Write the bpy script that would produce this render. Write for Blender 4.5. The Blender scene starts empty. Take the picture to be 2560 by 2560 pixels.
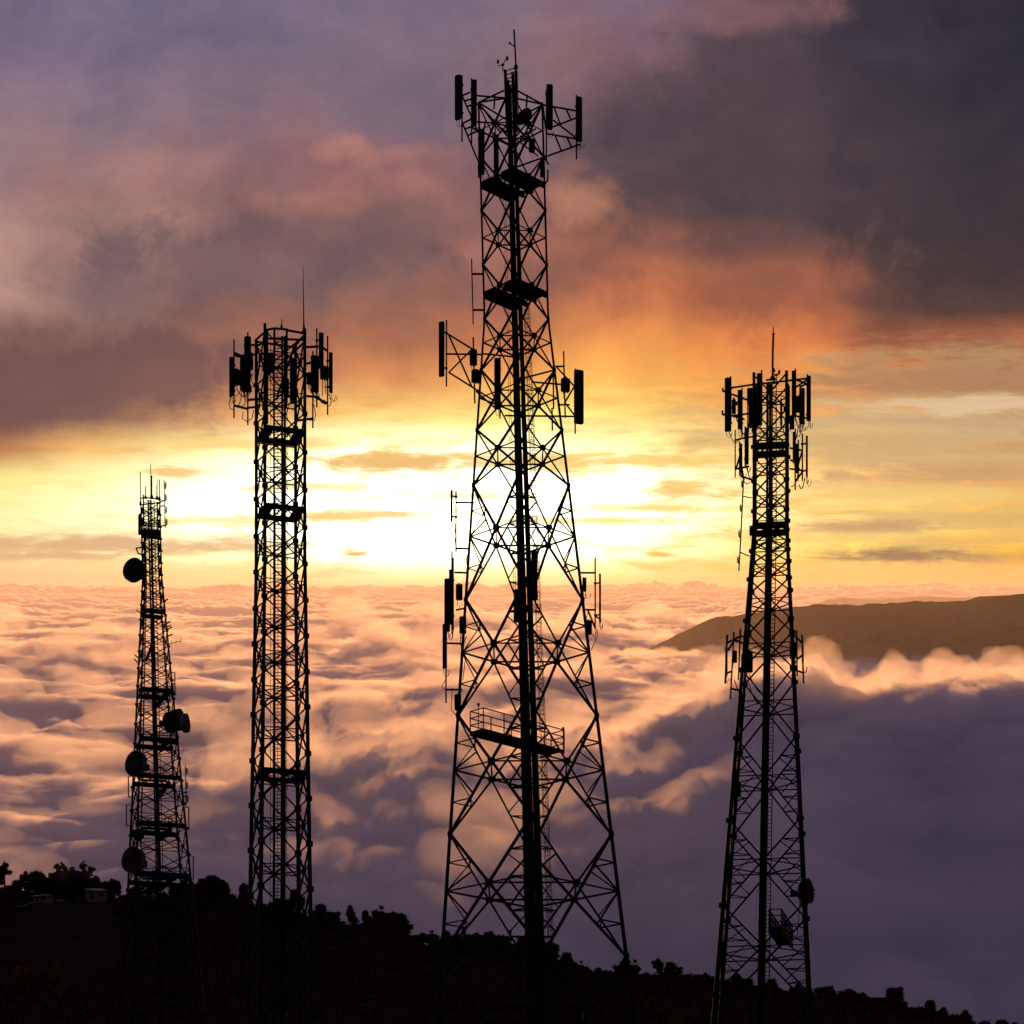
import bpy, math, random
import numpy as np
from mathutils import Vector, Matrix
C = bpy.context.scene.collection
SC = bpy.context.scene
R = math.radians

# ---------------------------------------------------------------- camera
F = 6244.0          # focal length in units of 1/2560 of the picture width
EL = 3490.0         # where eye level falls in those units (below the frame: the camera looks up the hill)
cam = bpy.data.cameras.new("camera")
cam.sensor_fit = 'HORIZONTAL'; cam.sensor_width = 36.0
cam.lens = 36.0 * F / 2560.0
cam.shift_y = (EL - 1280.0) / 2560.0
cam.clip_start = 1.0; cam.clip_end = 200000.0
camo = bpy.data.objects.new("camera", cam); C.objects.link(camo)
camo.location = (0, 0, 1.7); camo.rotation_euler = (R(90), 0, 0)
SC.camera = camo
EYE = 1.7

# ---------------------------------------------------------------- light
SUN_AZ = math.atan2(1232 - 1280, F)
SUN_EL = math.atan2(EL - 1205, F)
SC.view_settings.view_transform = 'Standard'; SC.view_settings.look = 'None'
SC.view_settings.gamma = 1.0; SC.view_settings.exposure = 0.0
SC.cycles.use_denoising = True; SC.cycles.use_adaptive_sampling = True; SC.cycles.adaptive_threshold = 0.025
SC.cycles.max_bounces = 8; SC.cycles.diffuse_bounces = 2; SC.cycles.glossy_bounces = 2
SC.cycles.transparent_max_bounces = 8; SC.cycles.volume_bounces = 4
sl = bpy.data.lights.new("sun", 'SUN'); sl.energy = 4.4; sl.angle = R(0.6); sl.color = (1.0, 0.42, 0.14)
so = bpy.data.objects.new("sun", sl); C.objects.link(so)
sd = Vector((math.sin(SUN_AZ) * math.cos(SUN_EL), math.cos(SUN_AZ) * math.cos(SUN_EL), math.sin(SUN_EL)))
so.rotation_euler = (-sd).to_track_quat('-Z', 'Y').to_euler()

def lin(c):
    return tuple((x / 255 / 12.92) if x <= 10 else ((x / 255 + 0.055) / 1.055) ** 2.4 for x in c)

class NT:
    """small helper for wiring node trees"""
    def __init__(s, tree): s.t = tree; s.n = tree.nodes; s.l = tree.links
    def new(s, typ, **kw):
        n = s.n.new(typ)
        for k, v in kw.items(): setattr(n, k, v)
        return n
    def put(s, sock, v):
        if hasattr(v, 'is_output') or isinstance(v, bpy.types.NodeSocket): s.l.new(v, sock)
        elif v is not None: sock.default_value = v
    def m(s, op, a, b=None, c=None, clamp=False):
        n = s.new('ShaderNodeMath', operation=op); n.use_clamp = clamp
        for i, v in enumerate((a, b, c)):
            if v is not None: s.put(n.inputs[i], v)
        return n.outputs[0]
    def vm(s, op, a, b=None, sc=None):
        n = s.new('ShaderNodeVectorMath', operation=op)
        s.put(n.inputs[0], a)
        if b is not None: s.put(n.inputs[1], b)
        if sc is not None: s.put(n.inputs['Scale'], sc)
        return n.outputs[0]
    def xyz(s, x, y, z=0.0):
        n = s.new('ShaderNodeCombineXYZ')
        for i, v in enumerate((x, y, z)): s.put(n.inputs[i], v)
        return n.outputs[0]
    def noise(s, vec, scale, detail=4.0, rough=0.55, dist=0.0, col=False, dim='3D'):
        n = s.new('ShaderNodeTexNoise', noise_dimensions=dim)
        s.put(n.inputs['Vector'], vec); n.inputs['Scale'].default_value = scale
        n.inputs['Detail'].default_value = detail; n.inputs['Roughness'].default_value = rough
        n.inputs['Distortion'].default_value = dist
        return n.outputs['Color' if col else 'Fac']
    def ss(s, x, a, b, lo=0.0, hi=1.0):
        n = s.new('ShaderNodeMapRange', interpolation_type='SMOOTHSTEP')
        s.put(n.inputs[0], x)
        for i, v in enumerate((a, b, lo, hi)): s.put(n.inputs[i + 1], v)
        return n.outputs[0]
    def lerp(s, x, a, b, lo=0.0, hi=1.0):
        n = s.new('ShaderNodeMapRange'); n.clamp = True
        s.put(n.inputs[0], x)
        for i, v in enumerate((a, b, lo, hi)): s.put(n.inputs[i + 1], v)
        return n.outputs[0]
    def mix(s, f, a, b, mode='MIX'):
        n = s.new('ShaderNodeMix', data_type='RGBA', blend_type=mode)
        s.put(n.inputs[0], f)
        for sock, v in ((n.inputs[6], a), (n.inputs[7], b)):
            if isinstance(v, tuple): v = v[:3] + (1,)
            s.put(sock, v)
        return n.outputs[2]
    def ramp(s, f, stops):
        n = s.new('ShaderNodeValToRGB'); e = n.color_ramp.elements
        n.color_ramp.interpolation = 'LINEAR'
        while len(e) < len(stops): e.new(0.5)
        for el, (p, c) in zip(e, sorted(stops)): el.position = p; el.color = c[:3] + (1,)
        s.put(n.inputs[0], f); return n.outputs[0]

# ---------------------------------------------------------------- sky
W = bpy.data.worlds.new("World"); SC.world = W; W.use_nodes = True
W.node_tree.nodes.clear()
k = NT(W.node_tree)
d = k.new('ShaderNodeTexCoord').outputs['Generated']
sp = k.new('ShaderNodeSeparateXYZ'); k.l.new(d, sp.inputs[0])
dx, dy, dz = sp.outputs
yy = k.m('MAXIMUM', dy, 0.12)
# bearing and height angle of the view direction, in thousands of the picture unit
u0 = k.m('MULTIPLY', k.m('DIVIDE', dx, yy), F / 1000)
v0 = k.m('MULTIPLY', k.m('DIVIDE', dz, yy), F / 1000)
uv0 = k.xyz(u0, v0, 0.0)
# billowing: push the directions about with cloud noise, less so low down where bands lie flat
high = k.ss(v0, 2.35, 2.75)
def centred(n): return k.vm('SUBTRACT', n, (0.5, 0.5, 0.5))
w1 = k.vm('SCALE', centred(k.noise(uv0, 2.6, 3, 0.55, col=True)), sc=k.lerp(high, 0, 1, 0.05, 0.30))
w2 = k.vm('SCALE', centred(k.noise(uv0, 9.0, 4, 0.6, col=True)), sc=k.lerp(high, 0, 1, 0.02, 0.07))
uv = k.vm('ADD', k.vm('ADD', uv0, w1), w2)
s2 = k.new('ShaderNodeSeparateXYZ'); k.l.new(uv, s2.inputs[0]); u, v = s2.outputs[0], s2.outputs[1]
V0, V1 = 1.95, 3.95
def vpos(py): return ((EL - py) / 1000 - V0) / (V1 - V0)
f = k.lerp(v, V0, V1)
ROWS = (0, 150, 300, 450, 600, 750, 850, 950, 1050, 1130, 1200, 1300, 1380, 1460)
COLS = {
 0:    [(112,104,134),(122,110,136),(138,118,132),(150,122,126),(165,135,132),(178,145,135),(120,90,92),(105,78,82),(112,76,72),(190,125,82),(255,232,140),(255,240,170),(252,215,150),(235,185,140)],
 240:  [(108,105,135),(114,106,134),(130,113,130),(154,118,118),(160,125,120),(122,98,102),(112,86,90),(108,80,82),(130,86,74),(240,180,100),(255,240,160),(255,245,190),(255,225,150),(242,195,140)],
 640:  [(108,103,132),(112,104,130),(124,106,124),(130,100,108),(112,90,98),(122,94,92),(148,103,88),(165,112,85),(228,160,92),(255,242,165),(255,252,220),(255,252,220),(255,245,180),(250,216,140)],
 960:  [(112,104,130),(116,104,124),(120,103,122),(146,102,104),(110,85,90),(135,98,90),(158,106,84),(212,142,88),(250,200,102),(255,246,190),(255,252,235),(255,255,240),(255,250,215),(255,225,130)],
 1280: [(120,106,128),(124,104,118),(122,104,120),(118,92,102),(150,105,95),(142,96,85),(188,122,82),(236,165,88),(255,226,112),(255,250,200),(255,255,240),(255,255,240),(255,250,215),(255,225,110)],
 1600: [(118,105,130),(118,92,106),(86,73,86),(84,68,78),(106,75,72),(184,109,74),(226,150,84),(248,184,92),(252,214,112),(255,240,150),(255,250,205),(255,250,200),(255,244,165),(255,214,95)],
 1920: [(86,73,86),(76,66,79),(73,63,76),(70,60,70),(76,58,62),(160,94,70),(216,135,78),(236,164,88),(242,180,104),(248,198,112),(252,206,112),(255,228,126),(255,218,106),(255,200,84)],
 2240: [(56,52,66),(58,54,68),(60,54,66),(62,54,62),(66,54,58),(95,68,62),(152,94,72),(226,154,90),(206,164,118),(215,170,114),(240,188,112),(255,222,122),(255,212,94),(255,188,74)],
 2560: [(44,42,56),(46,43,56),(48,44,56),(54,46,54),(60,50,54),(82,60,56),(184,112,72),(156,106,84),(172,130,104),(195,150,105),(225,170,100),(255,212,108),(255,202,88),(244,174,74)],
}
col = None; last = None
for px, cs in COLS.items():
    r = k.ramp(f, [(vpos(py), lin(c)) for py, c in zip(ROWS, cs)])
    uu = (px - 1280) / 1000
    col = r if col is None else k.mix(k.ss(u, last, uu), col, r)
    last = uu
warm = k.ss(v0, 2.45, 2.6)
col = k.mix(warm, col, k.mix(1.0, col, (1.10, 0.97, 0.90), 'MULTIPLY'))
right_ = k.m('MULTIPLY', k.ss(u0, 0.1, 0.7), k.m('MULTIPLY', k.ss(v0, 1.9, 2.1), k.ss(v0, 2.75, 2.5)))
col = k.mix(right_, col, k.mix(1.0, col, (0.96, 0.80, 0.70), 'MULTIPLY'))
# cloud bodies: an ellipse with a ragged noise edge
rag = k.noise(uv0, 5.5, 8, 0.64, 0.3)
flat = k.noise(k.vm('MULTIPLY', uv0, (1.0, 5.0, 1.0)), 5.5, 7, 0.66, 0.4)
def body(col, px, py, rx, ry, c, strength=1.0, soft=0.5, noise=None, namp=3.4, rot=0.0):
    cu, cv = (px - 1280) / 1000, (EL - py) / 1000
    a, b = k.m('SUBTRACT', u0, cu), k.m('SUBTRACT', v0, cv)
    if rot:
        cr, sr = math.cos(rot), math.sin(rot)
        a, b = (k.m('ADD', k.m('MULTIPLY', a, cr), k.m('MULTIPLY', b, sr)), k.m('SUBTRACT', k.m('MULTIPLY', b, cr), k.m('MULTIPLY', a, sr)))
    a = k.m('DIVIDE', a, rx / 1000); b = k.m('DIVIDE', b, ry / 1000)
    q = k.m('SQRT', k.m('ADD', k.m('MULTIPLY', a, a), k.m('MULTIPLY', b, b)))
    q = k.m('ADD', q, k.m('MULTIPLY', k.m('SUBTRACT', noise if noise is not None else rag, 0.5), namp))
    return k.mix(k.ss(q, 1.0 + soft, 1.0 - soft, 0.0, strength), col, lin(c))
BODIES_HIGH = [
 (640, 612, 395, 96, (182,134,118), .30, .45), (285, 668, 110, 170, (176,136,124), .25, .7), (900, 530, 330, 84, (178,124,108), .26, .45), (170, 905, 425, 112, (186,132,108), .30, .4),
 (1700, 620, 430, 70, (206,122,78), .25, .45),
 (2250, 330, 520, 330, (56,49,60), .5, .8), (1900, 380, 330, 210, (80,63,70), .6, .7), (2500, 120, 300, 240, (42,39,50), .6, .9),
 (640, 640, 390, 90, (108,83,90), .75, .42), (300, 690, 90, 150, (110,88,92), .55, .75),
 (900, 560, 330, 80, (113,83,87), .65, .45),
 (180, 930, 420, 110, (112,77,77), .8, .4),
 (1430, 500, 80, 60, (196,130,102), .7, .8), (870, 370, 70, 34, (190,128,108), .6, .6),
 (1000, 380, 90, 26, (180,120,105), .5, .6), (800, 505, 120, 34, (170,114,102), .5, .6), (430, 400, 150, 40, (166,122,118), .4, .7),
 (1850, 30, 190, 40, (150,104,106), .55, .6), (1430, 110, 110, 130, (146,102,108), .45, .6),
 (1700, 640, 420, 60, (100,70,72), .5, .6), (1650, 700, 150, 60, (196,116,76), .45, .6), (1960, 690, 200, 60, (178,104,74), .4, .6),
 (1350, 680, 160, 60, (120,80,74), .45, .6), (2490, 900, 220, 60, (150,106,84), .6, .5),
]
for b_ in BODIES_HIGH: col = body(col, *b_)
# soft mottling of the high clouds
n1 = k.noise(k.vm('MULTIPLY', uv0, (1.0, 1.7, 1.0)), 3.2, 5, 0.6, 0.4)
n2 = k.noise(k.vm('ADD', uv, (3.1, 7.7, 0)), 6.5, 4, 0.6, 0.2)
mot = k.m('ADD', k.lerp(n1, 0.3, 0.7, -0.5, 0.5), k.lerp(n2, 0.3, 0.7, -0.3, 0.3))
amp = k.m('MULTIPLY', mot, k.lerp(high, 0, 1, 0.06, 0.34))
col = k.mix(1.0, col, k.xyz(k.m('ADD', 1, amp), k.m('ADD', 1, k.m('MULTIPLY', amp, 0.8)), k.m('ADD', 1, k.m('MULTIPLY', amp, 0.55))), 'MULTIPLY')
# bands low over the horizon
ban = k.m('MULTIPLY', k.ss(v0, 2.62, 2.45), k.lerp(flat, 0.34, 0.68, -0.5, 0.5))
ban = k.m('MULTIPLY', ban, k.lerp(u0, -0.5, 0.6, 0.16, 0.55))
col = k.mix(1.0, col, k.xyz(k.m('ADD', 1, k.m('MULTIPLY', ban, 0.7)), k.m('ADD', 1, ban), k.m('ADD', 1, k.m('MULTIPLY', ban, 1.2))), 'MULTIPLY')
# glow round the sun, which stands behind the thin bands
gu, gv = (1130 - 1280) / 1000, (EL - 1270) / 1000
ga = k.m('DIVIDE', k.m('SUBTRACT', u0, gu), 0.58); gb = k.m('DIVIDE', k.m('SUBTRACT', v0, gv), 0.14)
gq = k.m('ADD', k.m('MULTIPLY', ga, ga), k.m('MULTIPLY', gb, gb))
thin = k.noise(k.vm('MULTIPLY', k.vm('ADD', uv0, (5.3, 1.7, 0)), (1.0, 6.0, 1.0)), 4.2, 6, 0.66, 0.5)
glow = k.m('MULTIPLY', k.m('EXPONENT', k.m('MULTIPLY', gq, -1.0)), k.ss(k.m('ADD', thin, k.m('MULTIPLY', k.m('EXPONENT', k.m('MULTIPLY', gq, -2.2)), 0.20)), 0.31, 0.52))
col = k.mix(1.0, col, k.mix(glow, (0, 0, 0), (3.0, 2.5, 1.7)), 'ADD')
BODIES_LOW = [
 (2380, 960, 330, 46, (168,118,88), .75, .7), (2300, 1120, 330, 34, (200,152,110), .7, .6), (2440, 1075, 260, 22, (178,142,118), .7, .6), (2060, 1075, 200, 20, (222,166,104), .6, .6), (2420, 1300, 240, 16, (222,172,104), .7, .6),
 (1120, 1240, 240, 7, (252,222,140), .7, .5), (820, 1215, 150, 8, (250,214,130), .7, .5), (1500, 1300, 200, 8, (252,214,120), .75, .5), (1620, 1270, 150, 9, (248,205,112), .75, .5), (700, 1110, 260, 12, (250,208,118), .6, .5), (1720, 1110, 200, 12, (246,196,108), .6, .5), (560, 1300, 200, 9, (250,216,140), .6, .5),
 (1000, 1158, 190, 26, (238,186,112), .95, .3), (1400, 1160, 110, 16, (246,200,110), .8, .4), (900, 1288, 180, 11, (246,205,130), .9, .4),
 (240, 1362, 340, 22, (226,172,130), .85, .35), (60, 1392, 200, 10, (224,170,130), .6, .4), (420, 1178, 60, 10, (236,185,110), .7, .4),
 (890, 1384, 26, 6, (240,180,100), .9, .4), (1645, 1384, 24, 5, (240,185,90), .8, .4), (1680, 1222, 70, 14, (246,196,110), .9, .35),
 (1560, 1150, 210, 14, (248,204,112), .75, .4), (2190, 1315, 140, 14, (206,160,110), .9, .35), (2275, 1388, 140, 16, (172,128,92), .95, .3),
 (2420, 1180, 260, 22, (200,150,108), .7, .5), (2330, 1050, 330, 22, (196,156,122), .7, .5), (2450, 1012, 220, 14, (226,190,158), .7, .5),
 (2200, 1100, 300, 20, (200,158,112), .6, .5), (2300, 1240, 260, 14, (244,200,120), .7, .5), (1800, 1420, 240, 9, (248,198,80), .6, .5),
 (1950, 1345, 200, 8, (248,204,110), .6, .5), (2480, 1350, 200, 10, (236,180,96), .6, .5), (620, 1420, 180, 24, (252,222,140), .5, .6),
]
for b_ in BODIES_LOW:
    px_, py_, rx_, ry_, c_, st_, so_ = b_
    rim = tuple(min(255, int(c * .45 + w * .55)) for c, w in zip(c_, (255, 232, 150)))
    col = body(col, px_, py_, rx_ * 1.25, ry_ * 1.5, rim, st_ * .75, 1.0, noise=flat, namp=4.6)
    col = body(col, px_, py_ + 1, rx_, ry_, c_, st_, 0.75, noise=flat, namp=4.6)
col = k.mix(k.ss(v0, 1.95, 1.3), col, lin((78, 62, 70)))
# the rest of the dome: dusk violet overhead and behind the viewer
out = k.m('MULTIPLY', k.ss(dy, 0.35, 0.75), k.ss(v0, 4.6, 3.6))
elev = k.m('ADD', dz, 0.0)
dome = k.mix(k.ss(elev, 0.0, 0.9), lin((112, 92, 108)), lin((80, 76, 98)))
dome = k.mix(1.0, dome, k.mix(k.ss(dx, -0.7, 0.7), (2.1, 1.75, 1.75), (0.75, 0.82, 0.95)), 'MULTIPLY')
dome = k.mix(k.ss(dy, 0.0, -0.9, 0.0, 0.93), dome, (0.007, 0.005, 0.005))
sky = k.new('ShaderNodeTexSky', sky_type='NISHITA'); sky.sun_disc = False
sky.sun_elevation = SUN_EL; sky.sun_rotation = SUN_AZ
bg1 = k.new('ShaderNodeBackground'); k.l.new(k.mix(out, dome, col), bg1.inputs[0]); bg1.inputs[1].default_value = 1.0
bg2 = k.new('ShaderNodeBackground'); k.l.new(sky.outputs[0], bg2.inputs[0]); bg2.inputs[1].default_value = 0.0006
ad = k.new('ShaderNodeAddShader'); k.l.new(bg1.outputs[0], ad.inputs[0]); k.l.new(bg2.outputs[0], ad.inputs[1])
wo = k.new('ShaderNodeOutputWorld'); k.l.new(ad.outputs[0], wo.inputs[0])
W.cycles.sampling_method = 'MANUAL'; W.cycles.sample_map_resolution = 1024
# ---------------------------------------------------------------- noise on arrays
def _hash(ix, iy, seed):
    h = (ix.astype(np.int64) * 374761393 + iy.astype(np.int64) * 668265263 + seed * 974711) & 0xffffffff
    h = ((h ^ (h >> 13)) * 1274126177) & 0xffffffff
    return (h ^ (h >> 16)) & 0xffff
def perlin(x, y, seed=0):
    x0 = np.floor(x); y0 = np.floor(y); fx = x - x0; fy = y - y0
    ux = fx ** 3 * (fx * (fx * 6 - 15) + 10); uy = fy ** 3 * (fy * (fy * 6 - 15) + 10)
    def g(ox, oy):
        a = _hash(x0 + ox, y0 + oy, seed) * (2 * np.pi / 65536.0)
        return np.cos(a) * (fx - ox) + np.sin(a) * (fy - oy)
    n0 = g(0, 0) * (1 - ux) + g(1, 0) * ux
    n1 = g(0, 1) * (1 - ux) + g(1, 1) * ux
    return (n0 * (1 - uy) + n1 * uy) * 1.5
def fbm(x, y, seed=0, octs=4, gain=0.5, lac=2.03):
    s = 0; a = 1.0; t = 0
    for i in range(octs):
        s = s + a * perlin(x, y, seed + i); t += a; a *= gain; x = x * lac + 17.3; y = y * lac - 9.1
    return s / t
def billow(x, y, seed=0, octs=4, gain=0.5, lac=2.03):
    s = 0; a = 1.0; t = 0
    for i in range(octs):
        s = s + a * (np.abs(perlin(x, y, seed + i)) * 2 - 0.6); t += a; a *= gain; x = x * lac + 17.3; y = y * lac - 9.1
    return s / t
def sstep(x, a, b):
    t = np.clip((x - a) / (b - a), 0, 1); return t * t * (3 - 2 * t)

def mesh_object(name, verts, faces, mat, parent=None, smooth=False, base=(0, 0, 0)):
    me = bpy.data.meshes.new(name)
    verts = np.asarray(verts, dtype=np.float32) - np.asarray(base, dtype=np.float32)
    if isinstance(faces, np.ndarray):
        n, w = faces.shape
        me.vertices.add(len(verts)); me.vertices.foreach_set('co', verts.ravel())
        me.loops.add(n * w); me.loops.foreach_set('vertex_index', faces.ravel().astype(np.int32))
        me.polygons.add(n); me.polygons.foreach_set('loop_start', np.arange(0, n * w, w, dtype=np.int32))
        me.update(calc_edges=True)
    else:
        me.from_pydata([tuple(map(float, v)) for v in verts], [], faces); me.update()
    if smooth: me.polygons.foreach_set('use_smooth', np.ones(len(me.polygons), dtype=bool))
    me.materials.append(mat)
    o = bpy.data.objects.new(name, me); C.objects.link(o)
    if parent is not None: o.parent = parent
    else: o.location = base
    return o
def grid_faces(nr, nc, off=0):
    i = np.arange(nr * nc).reshape(nr, nc)
    return np.stack([i[:-1, :-1], i[:-1, 1:], i[1:, 1:], i[1:, :-1]], -1).reshape(-1, 4) + off

def material(name, color, rough=0.6, metal=0.0, bump=0.0, scale=20.0, var=0.25, spec=0.08, matte=False):
    m = bpy.data.materials.new(name); m.use_nodes = True
    q = NT(m.node_tree); b = q.n['Principled BSDF']
    tc = q.new('ShaderNodeTexCoord').outputs['Object']
    n = q.noise(tc, scale, 5, 0.6)
    lo = tuple(c * (1 - var) for c in color); hi = tuple(c * (1 + var) for c in color)
    q.l.new(q.mix(n, lo, hi), b.inputs['Base Color'])
    b.inputs['Roughness'].default_value = rough; b.inputs['Metallic'].default_value = metal
    b.inputs['Specular IOR Level'].default_value = spec
    if matte:
        df = q.new('ShaderNodeBsdfDiffuse'); q.l.new(q.mix(n, lo, hi), df.inputs[0]); q.l.new(df.outputs[0], q.n['Material Output'].inputs['Surface']); q.n.remove(b); return m
    if bump:
        bp = q.new('ShaderNodeBump'); bp.inputs['Strength'].default_value = bump
        q.l.new(n, bp.inputs['Height']); q.l.new(bp.outputs[0], b.inputs['Normal'])
    return m

# ---------------------------------------------------------------- the sea of cloud beyond the hill
SL, CD = 0.3327, 120.3           # the cloud bank climbs away from the hill
def deck_base(Y): return SL * Y - CD + EYE
def deck_height(X, Y):
    xs, ys = X / 1.35, Y
    wx = fbm(xs / 170, ys / 170, 50, 3) * 70; wy = fbm(xs / 170, ys / 170, 60, 3) * 70
    xs = xs + wx; ys = ys + wy
    mod = 0.55 + 0.9 * sstep(fbm(X / 420, Y / 650, 21, 3), -0.35, 0.4)     # calm stretches and heaped ones
    h = 18.0 * fbm(xs / 390, ys / 390, 1, 2) + 11.0 * billow(xs / 170, ys / 170, 5, 2)
    h += mod * (9.0 * billow(xs / 62, ys / 62, 9, 4, 0.58) + 3.0 * billow(xs / 19, ys / 19, 14, 3, 0.58))
    h = h * (0.55 + 0.45 * sstep(Y, 900, 1700)) * (1 + 0.4 * sstep(Y, 3500, 9000)) - 26 * (1 - sstep(Y, 660, 980))
    # cumulus heads along the far rim
    h += 62 * sstep(Y, 9000, 13000) * np.maximum(0, fbm(X / 500, Y / 2500, 71, 5, 0.6) - 0.05) * np.where(X < 1100, 1.0, 0.4)
    # the tall bank on the right, rolling over in front of the far mountain
    t = X / Y
    edge = 1500 + 220 * fbm(X / 110, Y / 500, 33, 3) - 130 * sstep(t, 0.02, 0.14)
    on = 0.2 * sstep(t, 0.0, 0.03) + 0.8 * sstep(t, 0.03, 0.11)
    rise = on * np.exp(-((Y - edge) / np.where(Y < edge, 380, 150)) ** 2)
    rough = 15 * fbm(X / 90, Y / 130, 41, 4) + 14 * billow(X / 48, Y / 60, 47, 4, 0.58) * sstep(Y, edge - 420, edge - 60)
    h = h * (1 - 0.6 * rise) + rise * (52 + rough)
    # hollows and puffs left of the bank, seen from above
    c = sstep(t, -0.12, -0.05) * (1 - sstep(t, 0.05, 0.09)) * (1 - sstep(Y, 1500, 2200)) * sstep(Y, 690, 800)
    h += c * (20 * billow(X / 85, Y / 110, 81, 4, 0.58) + 3)
    return h
Ys = 1.0 / np.linspace(1 / 634.0, 1 / 14500.0, 760)
ts = np.linspace(-0.30, 0.30, 1150)
YY, TT = np.meshgrid(Ys, ts, indexing='ij'); XX = YY * TT
ZZ = deck_base(YY) + deck_height(XX, YY)
top = np.stack([XX, YY, ZZ], -1).reshape(-1, 3)
nr, nc = YY.shape
mc = bpy.data.materials.new("cloud"); mc.use_nodes = True
q = NT(mc.node_tree); q.n.clear()
out_ = q.new('ShaderNodeOutputMaterial')
bot = top.copy(); bot[:, 2] = (deck_base(YY) - 130).ravel()
idx = np.arange(nr * nc).reshape(nr, nc); n0 = nr * nc
ring = np.concatenate([idx[0, :], idx[1:, -1], idx[-1, -2::-1], idx[-2:0:-1, 0]])
nxt = np.roll(ring, -1)
side = np.stack([ring, ring + n0, nxt + n0, nxt], -1)
faces = np.concatenate([grid_faces(nr, nc), grid_faces(nr, nc, n0)[:, ::-1], side])
verts = np.concatenate([top, bot])
pv = q.new('ShaderNodeVolumePrincipled')
pv.inputs['Color'].default_value = (1, 1, 1, 1); pv.inputs['Density'].default_value = 0.04; pv.inputs['Anisotropy'].default_value = 0.5
q.l.new(pv.outputs[0], out_.inputs['Volume'])
deck = mesh_object('cloud_sea', verts, faces, mc, smooth=True)
deck['kind'] = 'structure'; deck['label'] = 'rolling sea of sunset cloud below the sky'

# torn veils of thinner fog that stand up from the cloud and let the low sun through
def veil(name, label, Y0, Y1, t0, t1, amp, bias, lx, ly, dens, seed, mask, n=(300, 420)):
    Yv = 1.0 / np.linspace(1 / Y0, 1 / Y1, n[0]); tv = np.linspace(t0, t1, n[1])
    Y, T = np.meshgrid(Yv, tv, indexing='ij'); X = Y * T
    wx = fbm(X / (lx * 1.6), Y / (ly * 1.6), seed + 40, 4) * lx * .9; wy = fbm(X / (lx * 1.6), Y / (ly * 1.6), seed + 50, 4) * ly * .9
    nn = fbm((X + wx) / lx, (Y + wy) / ly, seed, 6, 0.58)
    th = amp * np.maximum(0, nn + bias) * mask(X, Y, T)
    base = deck_base(Y) + deck_height(X, Y)
    edge_ = np.minimum(1, 12 * np.minimum(np.abs(T - t0), np.abs(T - t1)) / (t1 - t0)) * sstep(Y, Y0, Y0 * 1.08) * (1 - sstep(Y, Y1 * .8, Y1))
    up = base - 3 + th * edge_; dn = base - 7
    vt = np.stack([X, Y, up], -1).reshape(-1, 3); vb = np.stack([X, Y, dn], -1).reshape(-1, 3)
    r, c = Y.shape; idx = np.arange(r * c).reshape(r, c); n0 = r * c
    ring = np.concatenate([idx[0, :], idx[1:, -1], idx[-1, -2::-1], idx[-2:0:-1, 0]]); nxt = np.roll(ring, -1)
    f = np.concatenate([grid_faces(r, c), grid_faces(r, c, n0)[:, ::-1], np.stack([ring, ring + n0, nxt + n0, nxt], -1)])
    m = bpy.data.materials.new(name); m.use_nodes = True
    q = NT(m.node_tree); q.n.clear(); pv = q.new('ShaderNodeVolumePrincipled')
    pv.inputs['Color'].default_value = (1, 0.97, 0.95, 1); pv.inputs['Density'].default_value = dens; pv.inputs['Anisotropy'].default_value = 0.55
    q.l.new(pv.outputs[0], q.new('ShaderNodeOutputMaterial').inputs['Volume'])
    o = mesh_object(name, np.concatenate([vt, vb]), f, m, smooth=True)
    o['kind'] = 'stuff'; o['label'] = label
    return o
veil('fog', 'torn glowing fog standing up from the near cloud', 660, 2600, -0.25, 0.13, 30, 0.26, 70, 60, 0.006, 501,
     lambda X, Y, T: (0.12 + 0.88 * sstep(T, -0.13, -0.04)) * (1 - 0.8 * sstep(T, 0.05, 0.11)) * (1 - 0.5 * sstep(Y, 1500, 2500)))
veil('fog', 'ragged fog along the top of the tall cloud bank at the right', 1050, 2300, -0.02, 0.25, 20, 0.34, 55, 70, 0.012, 541,
     lambda X, Y, T: sstep(T, 0.0, 0.03) * (0.25 + 0.75 * sstep(Y, 1180, 1400)))
veil('fog', 'fine fog wisps over the middle of the sea of cloud', 1500, 6500, -0.27, 0.2, 46, 0.05, 120, 130, 0.008, 571,
     lambda X, Y, T: (0.6 + 0.4 * sstep(Y, 1500, 3000)) * (0.45 + 0.55 * sstep(T, -0.13, -0.04)))

# heaped puffs of cloud: rounded heads with smaller heads on them, grown together
def ico(sub=2):
    t = (1 + 5 ** .5) / 2
    V = [(-1,t,0),(1,t,0),(-1,-t,0),(1,-t,0),(0,-1,t),(0,1,t),(0,-1,-t),(0,1,-t),(t,0,-1),(t,0,1),(-t,0,-1),(-t,0,1)]
    Fc = [(0,11,5),(0,5,1),(0,1,7),(0,7,10),(0,10,11),(1,5,9),(5,11,4),(11,10,2),(10,7,6),(7,1,8),(3,9,4),(3,4,2),(3,2,6),(3,6,8),(3,8,9),(4,9,5),(2,4,11),(6,2,10),(8,6,7),(9,8,1)]
    V = [tuple(np.array(v) / np.linalg.norm(v)) for v in V]
    for _ in range(sub):
        mid = {}; nf = []
        def m(a, b):
            k_ = (min(a, b), max(a, b))
            if k_ not in mid:
                q = (np.array(V[a]) + np.array(V[b])); V.append(tuple(q / np.linalg.norm(q))); mid[k_] = len(V) - 1
            return mid[k_]
        for a, b_, c in Fc:
            x, y, z = m(a, b_), m(b_, c), m(c, a); nf += [(a, x, z), (b_, y, x), (c, z, y), (x, y, z)]
        Fc = nf
    return np.array(V), np.array(Fc)
_iv, _if = ico(2)
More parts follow.
